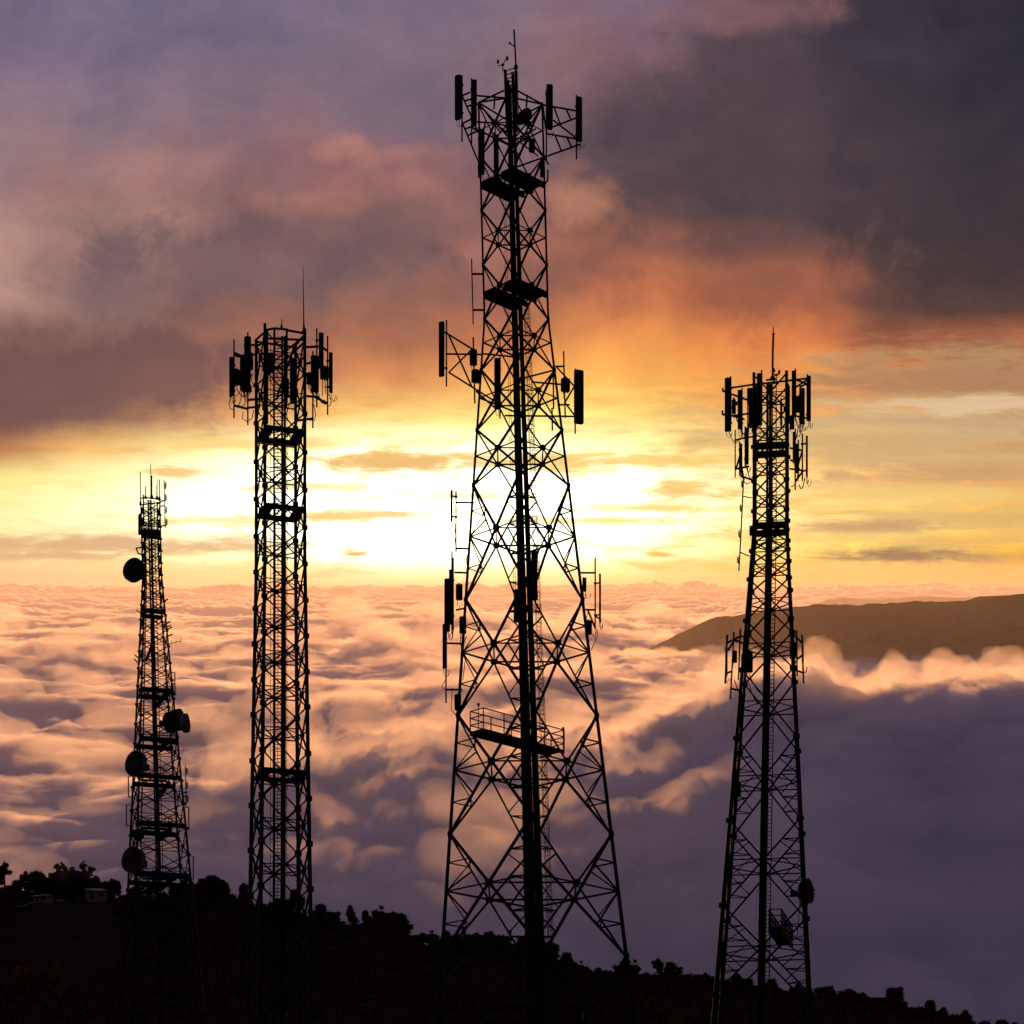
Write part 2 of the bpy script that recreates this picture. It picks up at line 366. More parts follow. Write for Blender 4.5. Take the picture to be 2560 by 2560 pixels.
def heaps(name, label, n, pick, voxel, dens, seed, rough, flat=.8, aniso=.5):
    r = np.random.RandomState(seed); vs, fs = [], []; off = 0
    def ball(c, rad):
        nonlocal off
        vs.append(_iv * rad * np.array([1.15, 1.0, flat]) + c); fs.append(_if + off); off += len(_iv)
    for _ in range(n):
        x, y, rad = pick(r); z = float((deck_base(np.array([y])) + deck_height(np.array([x]), np.array([y])))[0])
        c = np.array([x, y, z + rad * r.uniform(-.25, .35)]); ball(c, rad)
        for _ in range(7):
            a, e = r.uniform(0, 2 * np.pi), r.uniform(-.15, 1.3); s_ = rad * r.uniform(.35, .65)
            c2 = c + rad * np.array([1.15 * np.cos(a) * np.cos(e), np.sin(a) * np.cos(e), flat * np.sin(e)]) * .85; ball(c2, s_)
            for _ in range(3):
                a, e = r.uniform(0, 2 * np.pi), r.uniform(0, 1.4)
                ball(c2 + s_ * np.array([np.cos(a) * np.cos(e), np.sin(a) * np.cos(e), flat * np.sin(e)]) * .85, s_ * r.uniform(.35, .6))
    me = bpy.data.meshes.new('tmp'); me.from_pydata(np.concatenate(vs).tolist(), [], np.concatenate(fs).tolist())
    o = bpy.data.objects.new('tmp', me); C.objects.link(o)
    md = o.modifiers.new('r', 'REMESH'); md.mode = 'VOXEL'; md.voxel_size = voxel
    dg = bpy.context.evaluated_depsgraph_get(); me2 = bpy.data.meshes.new_from_object(o.evaluated_get(dg)); bpy.data.objects.remove(o)
    k_ = len(me2.vertices); co = np.empty(k_ * 3, np.float32); me2.vertices.foreach_get('co', co); co = co.reshape(-1, 3).astype(float)
    nr_ = np.empty(k_ * 3, np.float32); me2.vertices.foreach_get('normal', nr_); nr_ = nr_.reshape(-1, 3)
    X, Y, Z = co.T; s_ = rough * 5
    nn = fbm((X + Z * .6) / s_, (Y - Z * .8) / s_, seed, 4, .6) + fbm((Y + Z * .9) / s_ + 31, (X * .5 + Z) / s_, seed + 9, 4, .6)
    co += nr_ * (rough * nn)[:, None]
    me2.vertices.foreach_set('co', co.astype(np.float32).ravel()); me2.update()
    me2.polygons.foreach_set('use_smooth', np.ones(len(me2.polygons), dtype=bool))
    m = bpy.data.materials.new(name); m.use_nodes = True
    q = NT(m.node_tree); q.n.clear(); pv = q.new('ShaderNodeVolumePrincipled')
    pv.inputs['Color'].default_value = (1, 0.98, 0.96, 1); pv.inputs['Density'].default_value = dens; pv.inputs['Anisotropy'].default_value = aniso
    q.l.new(pv.outputs[0], q.new('ShaderNodeOutputMaterial').inputs['Volume'])
    me2.materials.clear(); me2.materials.append(m); me2.name = name
    o = bpy.data.objects.new(name, me2); C.objects.link(o); o['kind'] = 'stuff'; o['label'] = label
    return o
def pick_near(r):
    y = 720 + 1000 * r.uniform() ** 1.3; t = r.uniform(-.115, .085) + r.uniform(-.02, .02); return t * y, y, r.uniform(7, 21) * (.75 + y / 3500)
def pick_bank(r):
    y = r.uniform(1260, 1640); t = r.uniform(.055, .235); return t * y, y, r.uniform(7, 17)
def pick_face(r):
    y = r.uniform(760, 1240); t = r.uniform(.04, .235); return t * y, y, r.uniform(8, 20)
def pick_far(r):
    while True:
        y = 1500 + 4200 * r.uniform() ** 1.5; t = r.uniform(-.26, .06); x = t * y
        if fbm(np.array([x / 330]), np.array([y / 520]), 91, 3)[0] > -.02: return x, y, r.uniform(9, 26) * (.7 + y / 5000)
def pick_left(r):
    y = r.uniform(760, 1500); t = r.uniform(-.24, -.1); return t * y, y, r.uniform(6, 14)
heaps('fog', 'heaped glowing fog behind the tallest mast', 150, pick_near, 1.5, 0.0075, 611, 2.6)
heaps('fog', 'heads of cloud along the crest of the bank at the right', 85, pick_bank, 1.4, 0.014, 621, 2.2)
heaps('fog', 'faint heads of fog on the shaded face of the bank at the right', 70, pick_face, 1.6, 0.010, 631, 2.4, .6)
heaps('fog', 'heaped heads over the middle of the sea of cloud', 210, pick_far, 3.2, 0.011, 641, 3.6, .6)
heaps('fog', 'low heads of fog on the near cloud at the left', 60, pick_left, 1.5, 0.008, 651, 2.0, .5)

# thin warm mist lying over the cloud
ym = np.array([800.0, 1000, 1400, 2200, 3500, 5500, 8500, 14800])
mv = []
for y in ym:
    for x in (-0.32, 0.32):
        for dz_ in (-100, 22 + 112 * math.exp(-((y - 3600) / 1600) ** 2) + 120 * max(0, (y - 5000) / 9000)):
            mv.append((x * y, y, deck_base(y) + dz_))
mf = []
for i in range(len(ym) - 1):
    a_ = i * 4; b_ = a_ + 4
    mf += [(a_ + 1, a_ + 3, b_ + 3, b_ + 1), (a_, b_, b_ + 2, a_ + 2), (a_, a_ + 1, b_ + 1, b_), (a_ + 2, b_ + 2, b_ + 3, a_ + 3)]
mf += [(0, 2, 3, 1), (len(mv) - 4, len(mv) - 3, len(mv) - 1, len(mv) - 2)]
mh = bpy.data.materials.new("mist"); mh.use_nodes = True
q = NT(mh.node_tree); q.n.clear()
pv = q.new('ShaderNodeVolumePrincipled'); pv.inputs['Color'].default_value = (1, .95, .9, 1)
pv.inputs['Density'].default_value = 1.15e-4; pv.inputs['Anisotropy'].default_value = 0.45
q.l.new(pv.outputs[0], q.new('ShaderNodeOutputMaterial').inputs['Volume'])
mist = mesh_object('mist', mv, mf, mh)
mist['kind'] = 'stuff'; mist['label'] = 'thin warm mist lying over the sea of cloud'

# ---------------------------------------------------------------- far mountain rising out of the cloud
def px_at(px, py, Y): return ((px - 1280) * Y / F, Y, (EL - py) * Y / F + EYE)
mm = material('mountain_forest', (0.036, 0.019, 0.021), 1.0, var=0.5, scale=0.02, matte=True)
def ridge_mesh(name, crest, Y, depth, drop, label, seed, amp):
    xs = np.array([c[0] for c in crest], float); ys = np.array([c[1] for c in crest], float)
    cx = np.linspace(xs[0], xs[-1], 260); cy = np.interp(cx, xs, ys)
    rows = 40; s_ = np.linspace(-1, 1, rows)
    XXm = ((cx - 1280) * Y / F)[None, :] + 0 * s_[:, None]
    YYm = Y + depth * s_[:, None] + 0 * cx[None, :]
    crestz = ((EL - cy) * Y / F + EYE)[None, :]
    ZZm = crestz - drop * np.abs(s_[:, None]) ** 1.2 + amp * (1.0 - 0.7 * (1 - np.abs(s_[:, None]))) * fbm(XXm / 160, YYm / 160, seed, 5, 0.55)
    o = mesh_object(name, np.stack([XXm, YYm, ZZm], -1).reshape(-1, 3), grid_faces(rows, 260), mm, smooth=False)
    o['kind'] = 'structure'; o['label'] = label
    return o
ridge_mesh('mountain', [(1440,1680),(1540,1655),(1640,1622),(1700,1592),(1750,1566),(1790,1550),(1830,1546),(1900,1532),(2040,1522),(2200,1518),(2330,1512),(2450,1506),(2560,1500),(2760,1490),(3000,1500)],
           3600, 420, 170, 'dark brown mountain rising above the cloud at the right', 3, 46)
ridge_mesh('mountain', [(1980,1530),(2070,1500),(2110,1494),(2190,1499),(2300,1492),(2400,1495),(2480,1488),(2560,1489),(2800,1486)],
           7500, 700, 420, 'thin far ridge line behind the dark brown mountain', 8, 20)
# ---------------------------------------------------------------- the hill the masts stand on
rnd = random.Random(7)
CREST = [(-900,2130),(-300,2150),(0,2171),(33,2172),(99,2184),(142,2196),(165,2206),(250,2199),(308,2196),(480,2201),(527,2186),(563,2199),(590,2213),(650,2225),(766,2247),
 (832,2256),(862,2268),(900,2259),(948,2261),(981,2275),(1000,2274),(1012,2282),(1031,2306),(1042,2322),(1064,2313),(1113,2317),(1196,2311),(1248,2315),(1306,2328),(1388,2358),
 (1422,2378),(1438,2398),(1470,2403),(1531,2402),(1572,2394),(1620,2396),(1700,2406),(1780,2420),(1851,2428),(1898,2437),(1977,2440),(2044,2449),(2111,2460),(2134,2471),
 (2193,2478),(2244,2490),(2311,2510),(2359,2534),(2390,2536),(2449,2552),(2492,2560),(2560,2588),(3000,2720),(3600,2850)]
_cx = np.array([c[0] for c in CREST], float); _cy = np.array([c[1] for c in CREST], float); _cy = _cy - 20 * sstep(_cx, 1850, 2350)
_sm = np.arange(-900, 3600, 10.0); _cs = np.interp(_sm, _cx, _cy)
_ker = np.exp(-np.linspace(-2, 2, 13) ** 2); _ker /= _ker.sum()
_cs = np.convolve(np.pad(_cs, 6, mode='edge'), _ker, mode='valid')
YC = 620.0
def ground(x, y):
    x = np.asarray(x, float); y = np.asarray(y, float)
    px = 1280 + F * x / np.maximum(y, 60)
    ct = (EL - np.interp(px, _sm, _cs) - 31) / F
    a = np.clip((y - 139) / (YC - 139), 0, 1)
    tan = 0.100 + (ct - 0.100) * a ** 1.25
    z = np.where(y < 139, 13.9 * (np.clip(y, 0, 139) / 139) ** 1.6, tan * np.minimum(y, YC))
    z = z - np.maximum(0, y - YC) * 0.42
    z = np.maximum(z, -160)
    z = z + (0.5 * fbm(x / 21, y / 21, 301, 3) + 1.2 * fbm(x / 70, y / 70, 311, 2)) * np.clip(y / 80, 0, 1) * np.where(y > YC - 60, 0.4, 1)
    return z + 0.0
def gz(x, y): return float(ground(np.array([x]), np.array([y]))[0])

gm = material('hill_soil_and_grass', (0.026, 0.016, 0.011), 1.0, var=0.5, scale=0.15, matte=True)
ys_ = np.concatenate([np.linspace(-60, 660, 260), np.linspace(675, 3000, 60)]); xs_ = np.concatenate([np.linspace(-1500, -330, 30), np.linspace(-320, 320, 260), np.linspace(330, 1500, 30)])
GY, GX = np.meshgrid(ys_, xs_, indexing='ij')
g = mesh_object('ground', np.stack([GX, GY, ground(GX, GY)], -1).reshape(-1, 3), grid_faces(*GX.shape), gm, smooth=True)
g['kind'] = 'structure'; g['label'] = 'dark hillside the masts stand on'

# leaves -----------------------------------------------------------------
leaf_mat = material('foliage', (0.065, 0.036, 0.020), 1.0, var=0.6, scale=1.3, matte=True)
bark_mat = material('bark', (0.04, 0.03, 0.022), 0.95, var=0.4, scale=3, matte=True)
def leaf_quads(cent, size, rs, tilt=1.0):
    n = len(cent)
    a = rs.normal(size=(n, 3)); a /= np.linalg.norm(a, axis=1)[:, None]
    b = rs.normal(size=(n, 3)); b -= (a * b).sum(1)[:, None] * a; b /= np.linalg.norm(b, axis=1)[:, None]
    s = (size * rs.uniform(0.6, 1.5, n))[:, None]
    v = np.stack([cent - a * s, cent - b * s * .5, cent + a * s, cent + b * s * .5], 1).reshape(-1, 3)
    return v, np.arange(n * 4).reshape(n, 4)
def tag(o, label=None, cat=None, group=None, kind=None):
    if label: o['label'] = label
    if cat: o['category'] = cat
    if group: o['group'] = group
    if kind: o['kind'] = kind
    return o
def thing(name, label, cat, loc=(0, 0, 0), group=None):
    o = bpy.data.objects.new(name, None); C.objects.link(o); o.location = loc; o.empty_display_size = 0.3
    return tag(o, label, cat, group)

class MB:
    """collects bars, tubes, boxes and turned shapes into ONE mesh"""
    def __init__(s): s.v = []; s.f = []
    def bar(s, a, b, w, h=None):
        a = Vector(a); b = Vector(b); t = b - a
        if t.length < 1e-5: return
        t.normalize(); h = h or w
        up = Vector((0, 0, 1)) if abs(t.z) < 0.92 else Vector((0, 1, 0))
        x = t.cross(up).normalized(); y = x.cross(t).normalized()
        n = len(s.v)
        for p in (a, b):
            for i, j in ((-1, -1), (1, -1), (1, 1), (-1, 1)):
                s.v.append(p + x * (i * w / 2) + y * (j * h / 2))
        s.f += [(n, n+1, n+5, n+4), (n+1, n+2, n+6, n+5), (n+2, n+3, n+7, n+6), (n+3, n, n+4, n+7), (n+3, n+2, n+1, n), (n+4, n+5, n+6, n+7)]
    def angle(s, a, b, w, t=None):
        """rolled steel angle: two flanges"""
        a = Vector(a); b = Vector(b); d = b - a
        if d.length < 1e-5: return
        d.normalize(); t = t or w * 0.16
        up = Vector((0, 0, 1)) if abs(d.z) < 0.92 else Vector((0, 1, 0))
        x = d.cross(up).normalized(); y = x.cross(d).normalized()
        pr = [(-.5, -.5), (.5, -.5), (.5, -.5 + t / w), (-.5 + t / w, -.5 + t / w), (-.5 + t / w, .5), (-.5, .5)]
        n = len(s.v)
        for p in (a, b):
            for i, j in pr: s.v.append(p + x * (i * w) + y * (j * w))
        for i in range(6):
            j = (i + 1) % 6; s.f.append((n + i, n + j, n + 6 + j, n + 6 + i))
        s.f += [(n, n+3, n+2, n+1), (n, n+5, n+4, n+3), (n+6, n+7, n+8, n+9), (n+6, n+9, n+10, n+11)]
    def tube(s, pts, r, n=8, r2=None):
        pts = [Vector(p) for p in pts]; m = len(pts); k0 = len(s.v)
        ref = None
        for i, p in enumerate(pts):
            t = (pts[min(i + 1, m - 1)] - pts[max(i - 1, 0)])
            if t.length < 1e-6: t = Vector((0, 0, 1))
            t.normalize()
            if ref is None: ref = Vector((1, 0, 0)) if abs(t.x) < 0.8 else Vector((0, 1, 0))
            x = (ref - t * ref.dot(t)).normalized(); y = t.cross(x); ref = x
            rr = r if r2 is None else r + (r2 - r) * i / max(1, m - 1)
            for j in range(n):
                a = 2 * math.pi * j / n; s.v.append(p + x * (math.cos(a) * rr) + y * (math.sin(a) * rr))
        for i in range(m - 1):
            for j in range(n):
                a = k0 + i * n + j; b = k0 + i * n + (j + 1) % n
                s.f.append((a, b, b + n, a + n))
        s.f.append(tuple(k0 + j for j in reversed(range(n)))); s.f.append(tuple(k0 + (m - 1) * n + j for j in range(n)))
    def box(s, c, sx, sy, sz, yaw=0.0, bev=0.0):
        """box with softened vertical edges, centred at c"""
        c = Vector(c); b = min(bev, sx * .45, sy * .45)
        pr = [(-sx/2, -sy/2), (sx/2, -sy/2), (sx/2, sy/2), (-sx/2, sy/2)] if b <= 0 else \
             [(-sx/2+b, -sy/2), (sx/2-b, -sy/2), (sx/2, -sy/2+b), (sx/2, sy/2-b), (sx/2-b, sy/2), (-sx/2+b, sy/2), (-sx/2, sy/2-b), (-sx/2, -sy/2+b)]
        cy, sy_ = math.cos(yaw), math.sin(yaw); n = len(s.v); m = len(pr)
        for z, k in ((-sz/2, 1), (sz/2, 1)):
            for x, y in pr: s.v.append(c + Vector((x * cy - y * sy_, x * sy_ + y * cy, z)))
        for i in range(m):
            j = (i + 1) % m; s.f.append((n + i, n + j, n + m + j, n + m + i))
        s.f.append(tuple(n + i for i in reversed(range(m)))); s.f.append(tuple(n + m + i for i in range(m)))
    def lathe(s, c, axis, prof, n=28):
        """prof: (distance along axis, radius) pairs"""
        c = Vector(c); t = Vector(axis).normalized()
        ref = Vector((0, 0, 1)) if abs(t.z) < 0.9 else Vector((1, 0, 0))
        x = t.cross(ref).normalized(); y = t.cross(x); k0 = len(s.v)
        for d_, r in prof:
            for j in range(n):
                a = 2 * math.pi * j / n; s.v.append(c + t * d_ + x * (math.cos(a) * r) + y * (math.sin(a) * r))
        for i in range(len(prof) - 1):
            for j in range(n):
                a = k0 + i * n + j; b = k0 + i * n + (j + 1) % n
                s.f.append((a, a + n, b + n, b))
        s.f.append(tuple(k0 + j for j in range(n))); s.f.append(tuple(k0 + (len(prof) - 1) * n + j for j in reversed(range(n))))
    def build(s, name, mat, parent=None, base=None, smooth=False):
        if not s.v: return None
        if base is None: base = world_pos(parent) if parent is not None else (0, 0, 0)
        return mesh_object(name, [tuple(v) for v in s.v], s.f, mat, parent, smooth, base)
def world_pos(o):
    p = Vector((0, 0, 0))
    while o is not None: p = p + o.location; o = o.parent
    return tuple(p)

def tree_meshes(kind, seed):
    rs = np.random.RandomState(seed); r = random.Random(seed)
    tr = MB(); H = {'round': 7.0, 'tall': 9.0, 'umbrella': 7.5, 'bush': 4.2, 'ragged': 8.0, 'lone': 6.5}[kind]
    cl = []
    th = {'round': .3, 'tall': .35, 'umbrella': .62, 'bush': .1, 'ragged': .4, 'lone': .68}[kind] * H
    lean = r.uniform(-.3, .3)
    tr.tube([(0, 0, -0.8), (lean * .3, .1, th * .6), (lean, .15, th), (lean * 1.2, .1, H * .8)], .28 if kind == 'lone' else .19, 7, .08)
    nl = {'round': 16, 'tall': 18, 'umbrella': 15, 'bush': 12, 'ragged': 13, 'lone': 10}[kind]
    for i in range(nl):
        a = 2 * math.pi * (i + r.random() * .7) / nl
        if kind == 'umbrella': z = th + r.uniform(.1, .38) * H; rad = r.uniform(.8, 3.6); cr = (r.uniform(.8, 1.2), .42)
        elif kind == 'tall': z = th + r.random() * (H - th) * .95; rad = 1.9 * (1 - (z - th) / (H - th) * .75) * r.uniform(.3, 1); cr = (r.uniform(.6, 1.0), .6)
        elif kind == 'bush': z = r.uniform(.2, .8) * H; rad = 1.9 * r.random(); cr = (r.uniform(.9, 1.4), .8)
        elif kind == 'ragged': z = th + r.uniform(0, .55) * H; rad = r.uniform(.4, 2.6); cr = (r.uniform(.7, 1.2), .6)
        elif kind == 'lone': z = th + r.uniform(.0, .28) * H; rad = r.uniform(.1, 1.5); cr = (r.uniform(.5, .8), .6)
        else: z = th + r.uniform(0.05, .62) * H; rad = r.uniform(.3, 2.5) * math.sin(min(1, (H * 1.05 - z) / (H * .7)) * math.pi / 2); cr = (r.uniform(.8, 1.35), .75)
        p = np.array([lean + math.cos(a) * rad, math.sin(a) * rad, z])
        cl.append((p, cr)); tr.tube([(lean * .8, .1, min(z - .2, th * .8 + .25 * rad)), tuple(p * .55 + np.array([lean * .8, .1, z - .4]) * .45), tuple(p)], .07, 5, .02)
    pts = []
    for p, (cr, fl) in cl:
        n = int(430 * cr * cr) + 110
        q_ = np.clip(rs.normal(size=(n, 3)), -2.1, 2.1) * cr * np.array([.56, .56, .56 * fl])
        for _ in range(9):      # sprays that stick out of the clump
            a_ = rs.normal(size=3); a_ /= np.linalg.norm(a_); a_[2] = abs(a_[2]) * 0.9; s_ = rs.uniform(.8, 1.75) * cr
            m_ = rs.uniform(.45, 1, (14, 1)); q_ = np.concatenate([q_, a_ * s_ * m_ + rs.normal(size=(14, 3)) * .11])
        pts.append(p + q_)
    v, f_ = leaf_quads(np.concatenate(pts), 0.19, rs)
    return tr, v, f_
PROTO = {}
def plant(kind, x, y, sc, rz, label, group, name='tree', dz_=0.0):
    var = rnd.randrange(3) if kind in ('round', 'ragged', 'bush', 'tall') else 0
    key = (kind, var)
    z = gz(x, y) + dz_
    if key not in PROTO:
        tr, v, f_ = tree_meshes(kind, len(kind) * 31 + var * 7 + ord(kind[0]))
        t = thing(name, label, 'tree', (0, 0, 0), group)
        c = mesh_object('crown', v, f_, leaf_mat, t); tk = tr.build('trunk', bark_mat, t)
        PROTO[key] = (t, c, tk)
    else:
        t0, c0, k0 = PROTO[key]
        t = t0.copy(); C.objects.link(t); t.name = name; tag(t, label, 'tree')
        if group: t['group'] = group
        elif 'group' in t: del t['group']
        for o in (c0, k0):
            o2 = o.copy(); C.objects.link(o2); o2.parent = t
    t.location = (x, y, z); t.scale = (sc * rnd.uniform(.8, 1.15), sc * rnd.uniform(.8, 1.15), sc * rnd.uniform(.85, 1.25)); t.rotation_euler = (0, 0, rz)
    return t
def at_px(px, Y): return (px - 1280) * Y / F
# special trees one can pick out, then the crest line
plant('lone', at_px(12, 612), 612, 1.0, .3, 'thin lone tree with a small round crown, at the left edge of the crest', None)
plant('lone', at_px(139, 612), 612, .85, 2.3, 'small round-headed tree on the dip of the crest near the left edge', None)
plant('umbrella', at_px(527, 606), 606, 1.0, .0, 'flat-topped umbrella tree between the far left and second mast', None)
plant('tall', at_px(611, 606), 606, .8, 1.0, 'pointed dark tree just left of the second mast', None)
plant('round', at_px(1000, 604), 604, 1.0, .5, 'tall round tree on the step of the crest between the second and tallest mast', None)
plant('umbrella', at_px(1560, 606), 606, .62, .9, 'small flat tree against the right leg of the tallest mast', None)
plant('ragged', at_px(2237, 606), 606, .75, .9, 'ragged bush tree standing up from the right part of the crest', None)
plant('lone', at_px(2492, 606), 606, .6, .9, 'little lone tree at the right end of the crest', None)
GRP = 'dark trees along the hill crest'
GLAB = 'dark bushy tree in the unbroken line along the hill crest'
p = -60.0
while p < 2620:
    kd = rnd.choice(['round', 'ragged', 'ragged', 'bush', 'bush', 'tall', 'round'] if p < 1450 else ['bush', 'bush', 'round', 'bush', 'ragged'])
    Yt = rnd.uniform(586, 622) if not 50 < p < 290 else rnd.uniform(616, 622)
    sc = rnd.choice([.5, .6, .65, .7, .75, .85]) if p < 1450 else rnd.uniform(.45, .72)
    if kd == 'bush': sc *= 1.1
    if kd in ('tall', 'ragged'): sc *= .8
    plant(kd, at_px(p, Yt), Yt, sc, rnd.uniform(0, 6.28), GLAB, GRP)
    p += rnd.uniform(7, 13)

# the forest that covers the slope, one dense mass
rs = np.random.RandomState(5)
n = 6500
fy = 250 + (610 - 250) * rs.uniform(0, 1, n) ** .6; fx = rs.uniform(-.235, .235, n) * fy
keep = ~((fx / fy * F + 1280 < 460) & (fy > 470) & (fy < 598) & (rs.uniform(0, 1, n) < .6))
hpx = fx / fy * F + 1280; keep &= ~((hpx > 30) & (hpx < 300) & (fy > 500) & (fy < 622))      # the clearing round the house
fx, fy = fx[keep], fy[keep]
fr = rs.uniform(1.2, 2.6, len(fx)); fzv = ground(fx, fy)
pts = []
for x_, y_, z_, r_ in zip(fx, fy, fzv, fr):
    m_ = int(13 * r_ * r_) + 8
    q_ = rs.normal(size=(m_, 3)); q_ /= np.linalg.norm(q_, axis=1)[:, None]; q_[:, 2] = np.abs(q_[:, 2])
    pts.append(np.array([x_, y_, z_ + r_ * .3]) + q_ * r_ * rs.uniform(.6, 1.1, m_)[:, None])
v, f_ = leaf_quads(np.concatenate(pts), 0.42, rs)
fo = mesh_object('forest', v, f_, leaf_mat); tag(fo, 'dark dense forest covering the hillside below the crest', None, None, 'stuff')

# a wooded knoll that comes through the cloud behind the crest on the left
hy, hx = 850.0, at_px(190, 850)
xs2 = np.linspace(-26, 30, 80); ys2 = np.linspace(-30, 40, 60); KY, KX = np.meshgrid(ys2, xs2, indexing='ij')
top_ = (EL - 2163) / F * hy
def knoll(x, y):
    return top_ - 34 * (1 - np.exp(-np.abs((x + 4) / np.where(x < -4, 10, 21)) ** 3 - (y / 22) ** 2)) + 1.0 * fbm(x / 7, y / 7, 401, 3)
kn = mesh_object('hill', np.stack([KX + hx, KY + hy, knoll(KX, KY)], -1).reshape(-1, 3), grid_faces(*KX.shape), gm, smooth=True)
tag(kn, 'wooded knoll half lost in cloud behind the crest on the left', None, None, 'structure')
for i in range(26):
    ox = -14 + i * 1.25 + rnd.uniform(-.5, .5); oy = rnd.uniform(-9, 3)
    t = plant(rnd.choice(['round', 'bush', 'ragged', 'bush']), hx + ox, hy + oy, rnd.uniform(.32, .5), rnd.uniform(0, 6), 'small dim tree on the misty knoll behind the left crest', 'trees on the misty knoll')
    t.location.z = float(knoll(np.array([ox]), np.array([oy]))[0]) - .2

# little farm house, shed and track on the left slope
def y_for(px, py):
    for Y in np.arange(300, 621, 1.0):
        if (gz(at_px(px, Y), Y) - EYE) / Y >= (EL - py) / F: return float(Y)
    return 618.0
wall_m = material('plaster', (0.24, 0.21, 0.19), 0.9, var=0.15, scale=2); roof_m = material('tin_roof', (0.3, 0.28, 0.27), 0.4, metal=0.6, var=0.2, scale=2)
wood_m = material('dark_wood', (0.06, 0.045, 0.035), 0.8, scale=3)
def house(name, px, py, w, dpt, h, label, cat, yaw):
    Y = y_for(px, py); x = at_px(px, Y); z = gz(x, Y)
    t = thing(name, label, cat, (x, Y, z)); t.rotation_euler = (0, 0, yaw)
    b = MB(); b.box((0, 0, h / 2 - .3), w, dpt, h + .6); b.build('wall', wall_m, t, base=(0, 0, 0))
    rf = MB(); e = .35; rh = h * .42
    V = [(-w/2-e, -dpt/2-e, h), (w/2+e, -dpt/2-e, h), (w/2+e, dpt/2+e, h), (-w/2-e, dpt/2+e, h), (-w/2-e, 0, h+rh), (w/2+e, 0, h+rh)]
    rf.v = [Vector(q_) for q_ in V]; rf.f = [(0, 1, 5, 4), (2, 3, 4, 5), (0, 4, 3), (1, 2, 5), (3, 2, 1, 0)]
    rf.build('roof', roof_m, t, base=(0, 0, 0))
    dd = MB(); dd.box((-w * .22, -dpt/2 - .02, h * .38), .9, .06, h * .76); dd.build('door', wood_m, t, base=(0, 0, 0))
    ww = MB(); ww.box((w * .22, -dpt/2 - .02, h * .55), 1.0, .06, h * .32); ww.build('window', wood_m, t, base=(0, 0, 0))
    return t
house('farm_house', 241, 2254, 5.2, 4.0, 2.2, 'small pale farm house on the dark slope left of the far left mast', 'house', .2)
house('shed', 107, 2256, 3.6, 2.6, 1.3, 'low shed with a pale tin roof beside the hill track', 'shed', -.3)
rv = []
path = [(-60, 2312), (0, 2284), (40, 2270), (80, 2260), (120, 2254), (170, 2253)]
for i in range(len(path) - 1):
    for u_ in np.linspace(0, 1, 8, endpoint=False):
        a_ = np.array(path[i]) * (1 - u_) + np.array(path[i + 1]) * u_
        Y = y_for(a_[0], a_[1]); rv.append((at_px(a_[0], Y), Y))
vv = []
for i, (x, y) in enumerate(rv):
    for o_ in (-1.1, 1.1): vv.append((x, y + o_, gz(x, y + o_) + .12))
trm = material('track_gravel', (0.13, 0.11, 0.1), 1.0, var=.3, scale=1)
tk = mesh_object('track', vv, [(2*i, 2*i+1, 2*i+3, 2*i+2) for i in range(len(rv) - 1)], trm); tag(tk, 'pale gravel track across the left slope', None, None, 'structure')
# ---------------------------------------------------------------- steel lattice masts
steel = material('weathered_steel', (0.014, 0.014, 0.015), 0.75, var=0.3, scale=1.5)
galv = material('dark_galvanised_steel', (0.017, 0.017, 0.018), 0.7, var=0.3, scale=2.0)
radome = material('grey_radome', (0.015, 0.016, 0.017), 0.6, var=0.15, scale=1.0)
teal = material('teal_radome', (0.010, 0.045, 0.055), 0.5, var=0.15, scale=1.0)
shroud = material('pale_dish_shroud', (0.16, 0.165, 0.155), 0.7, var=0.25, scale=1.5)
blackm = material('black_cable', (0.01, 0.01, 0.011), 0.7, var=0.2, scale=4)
glassm = material('lamp_glass', (0.10, 0.02, 0.015), 0.3, var=0.1, scale=4)

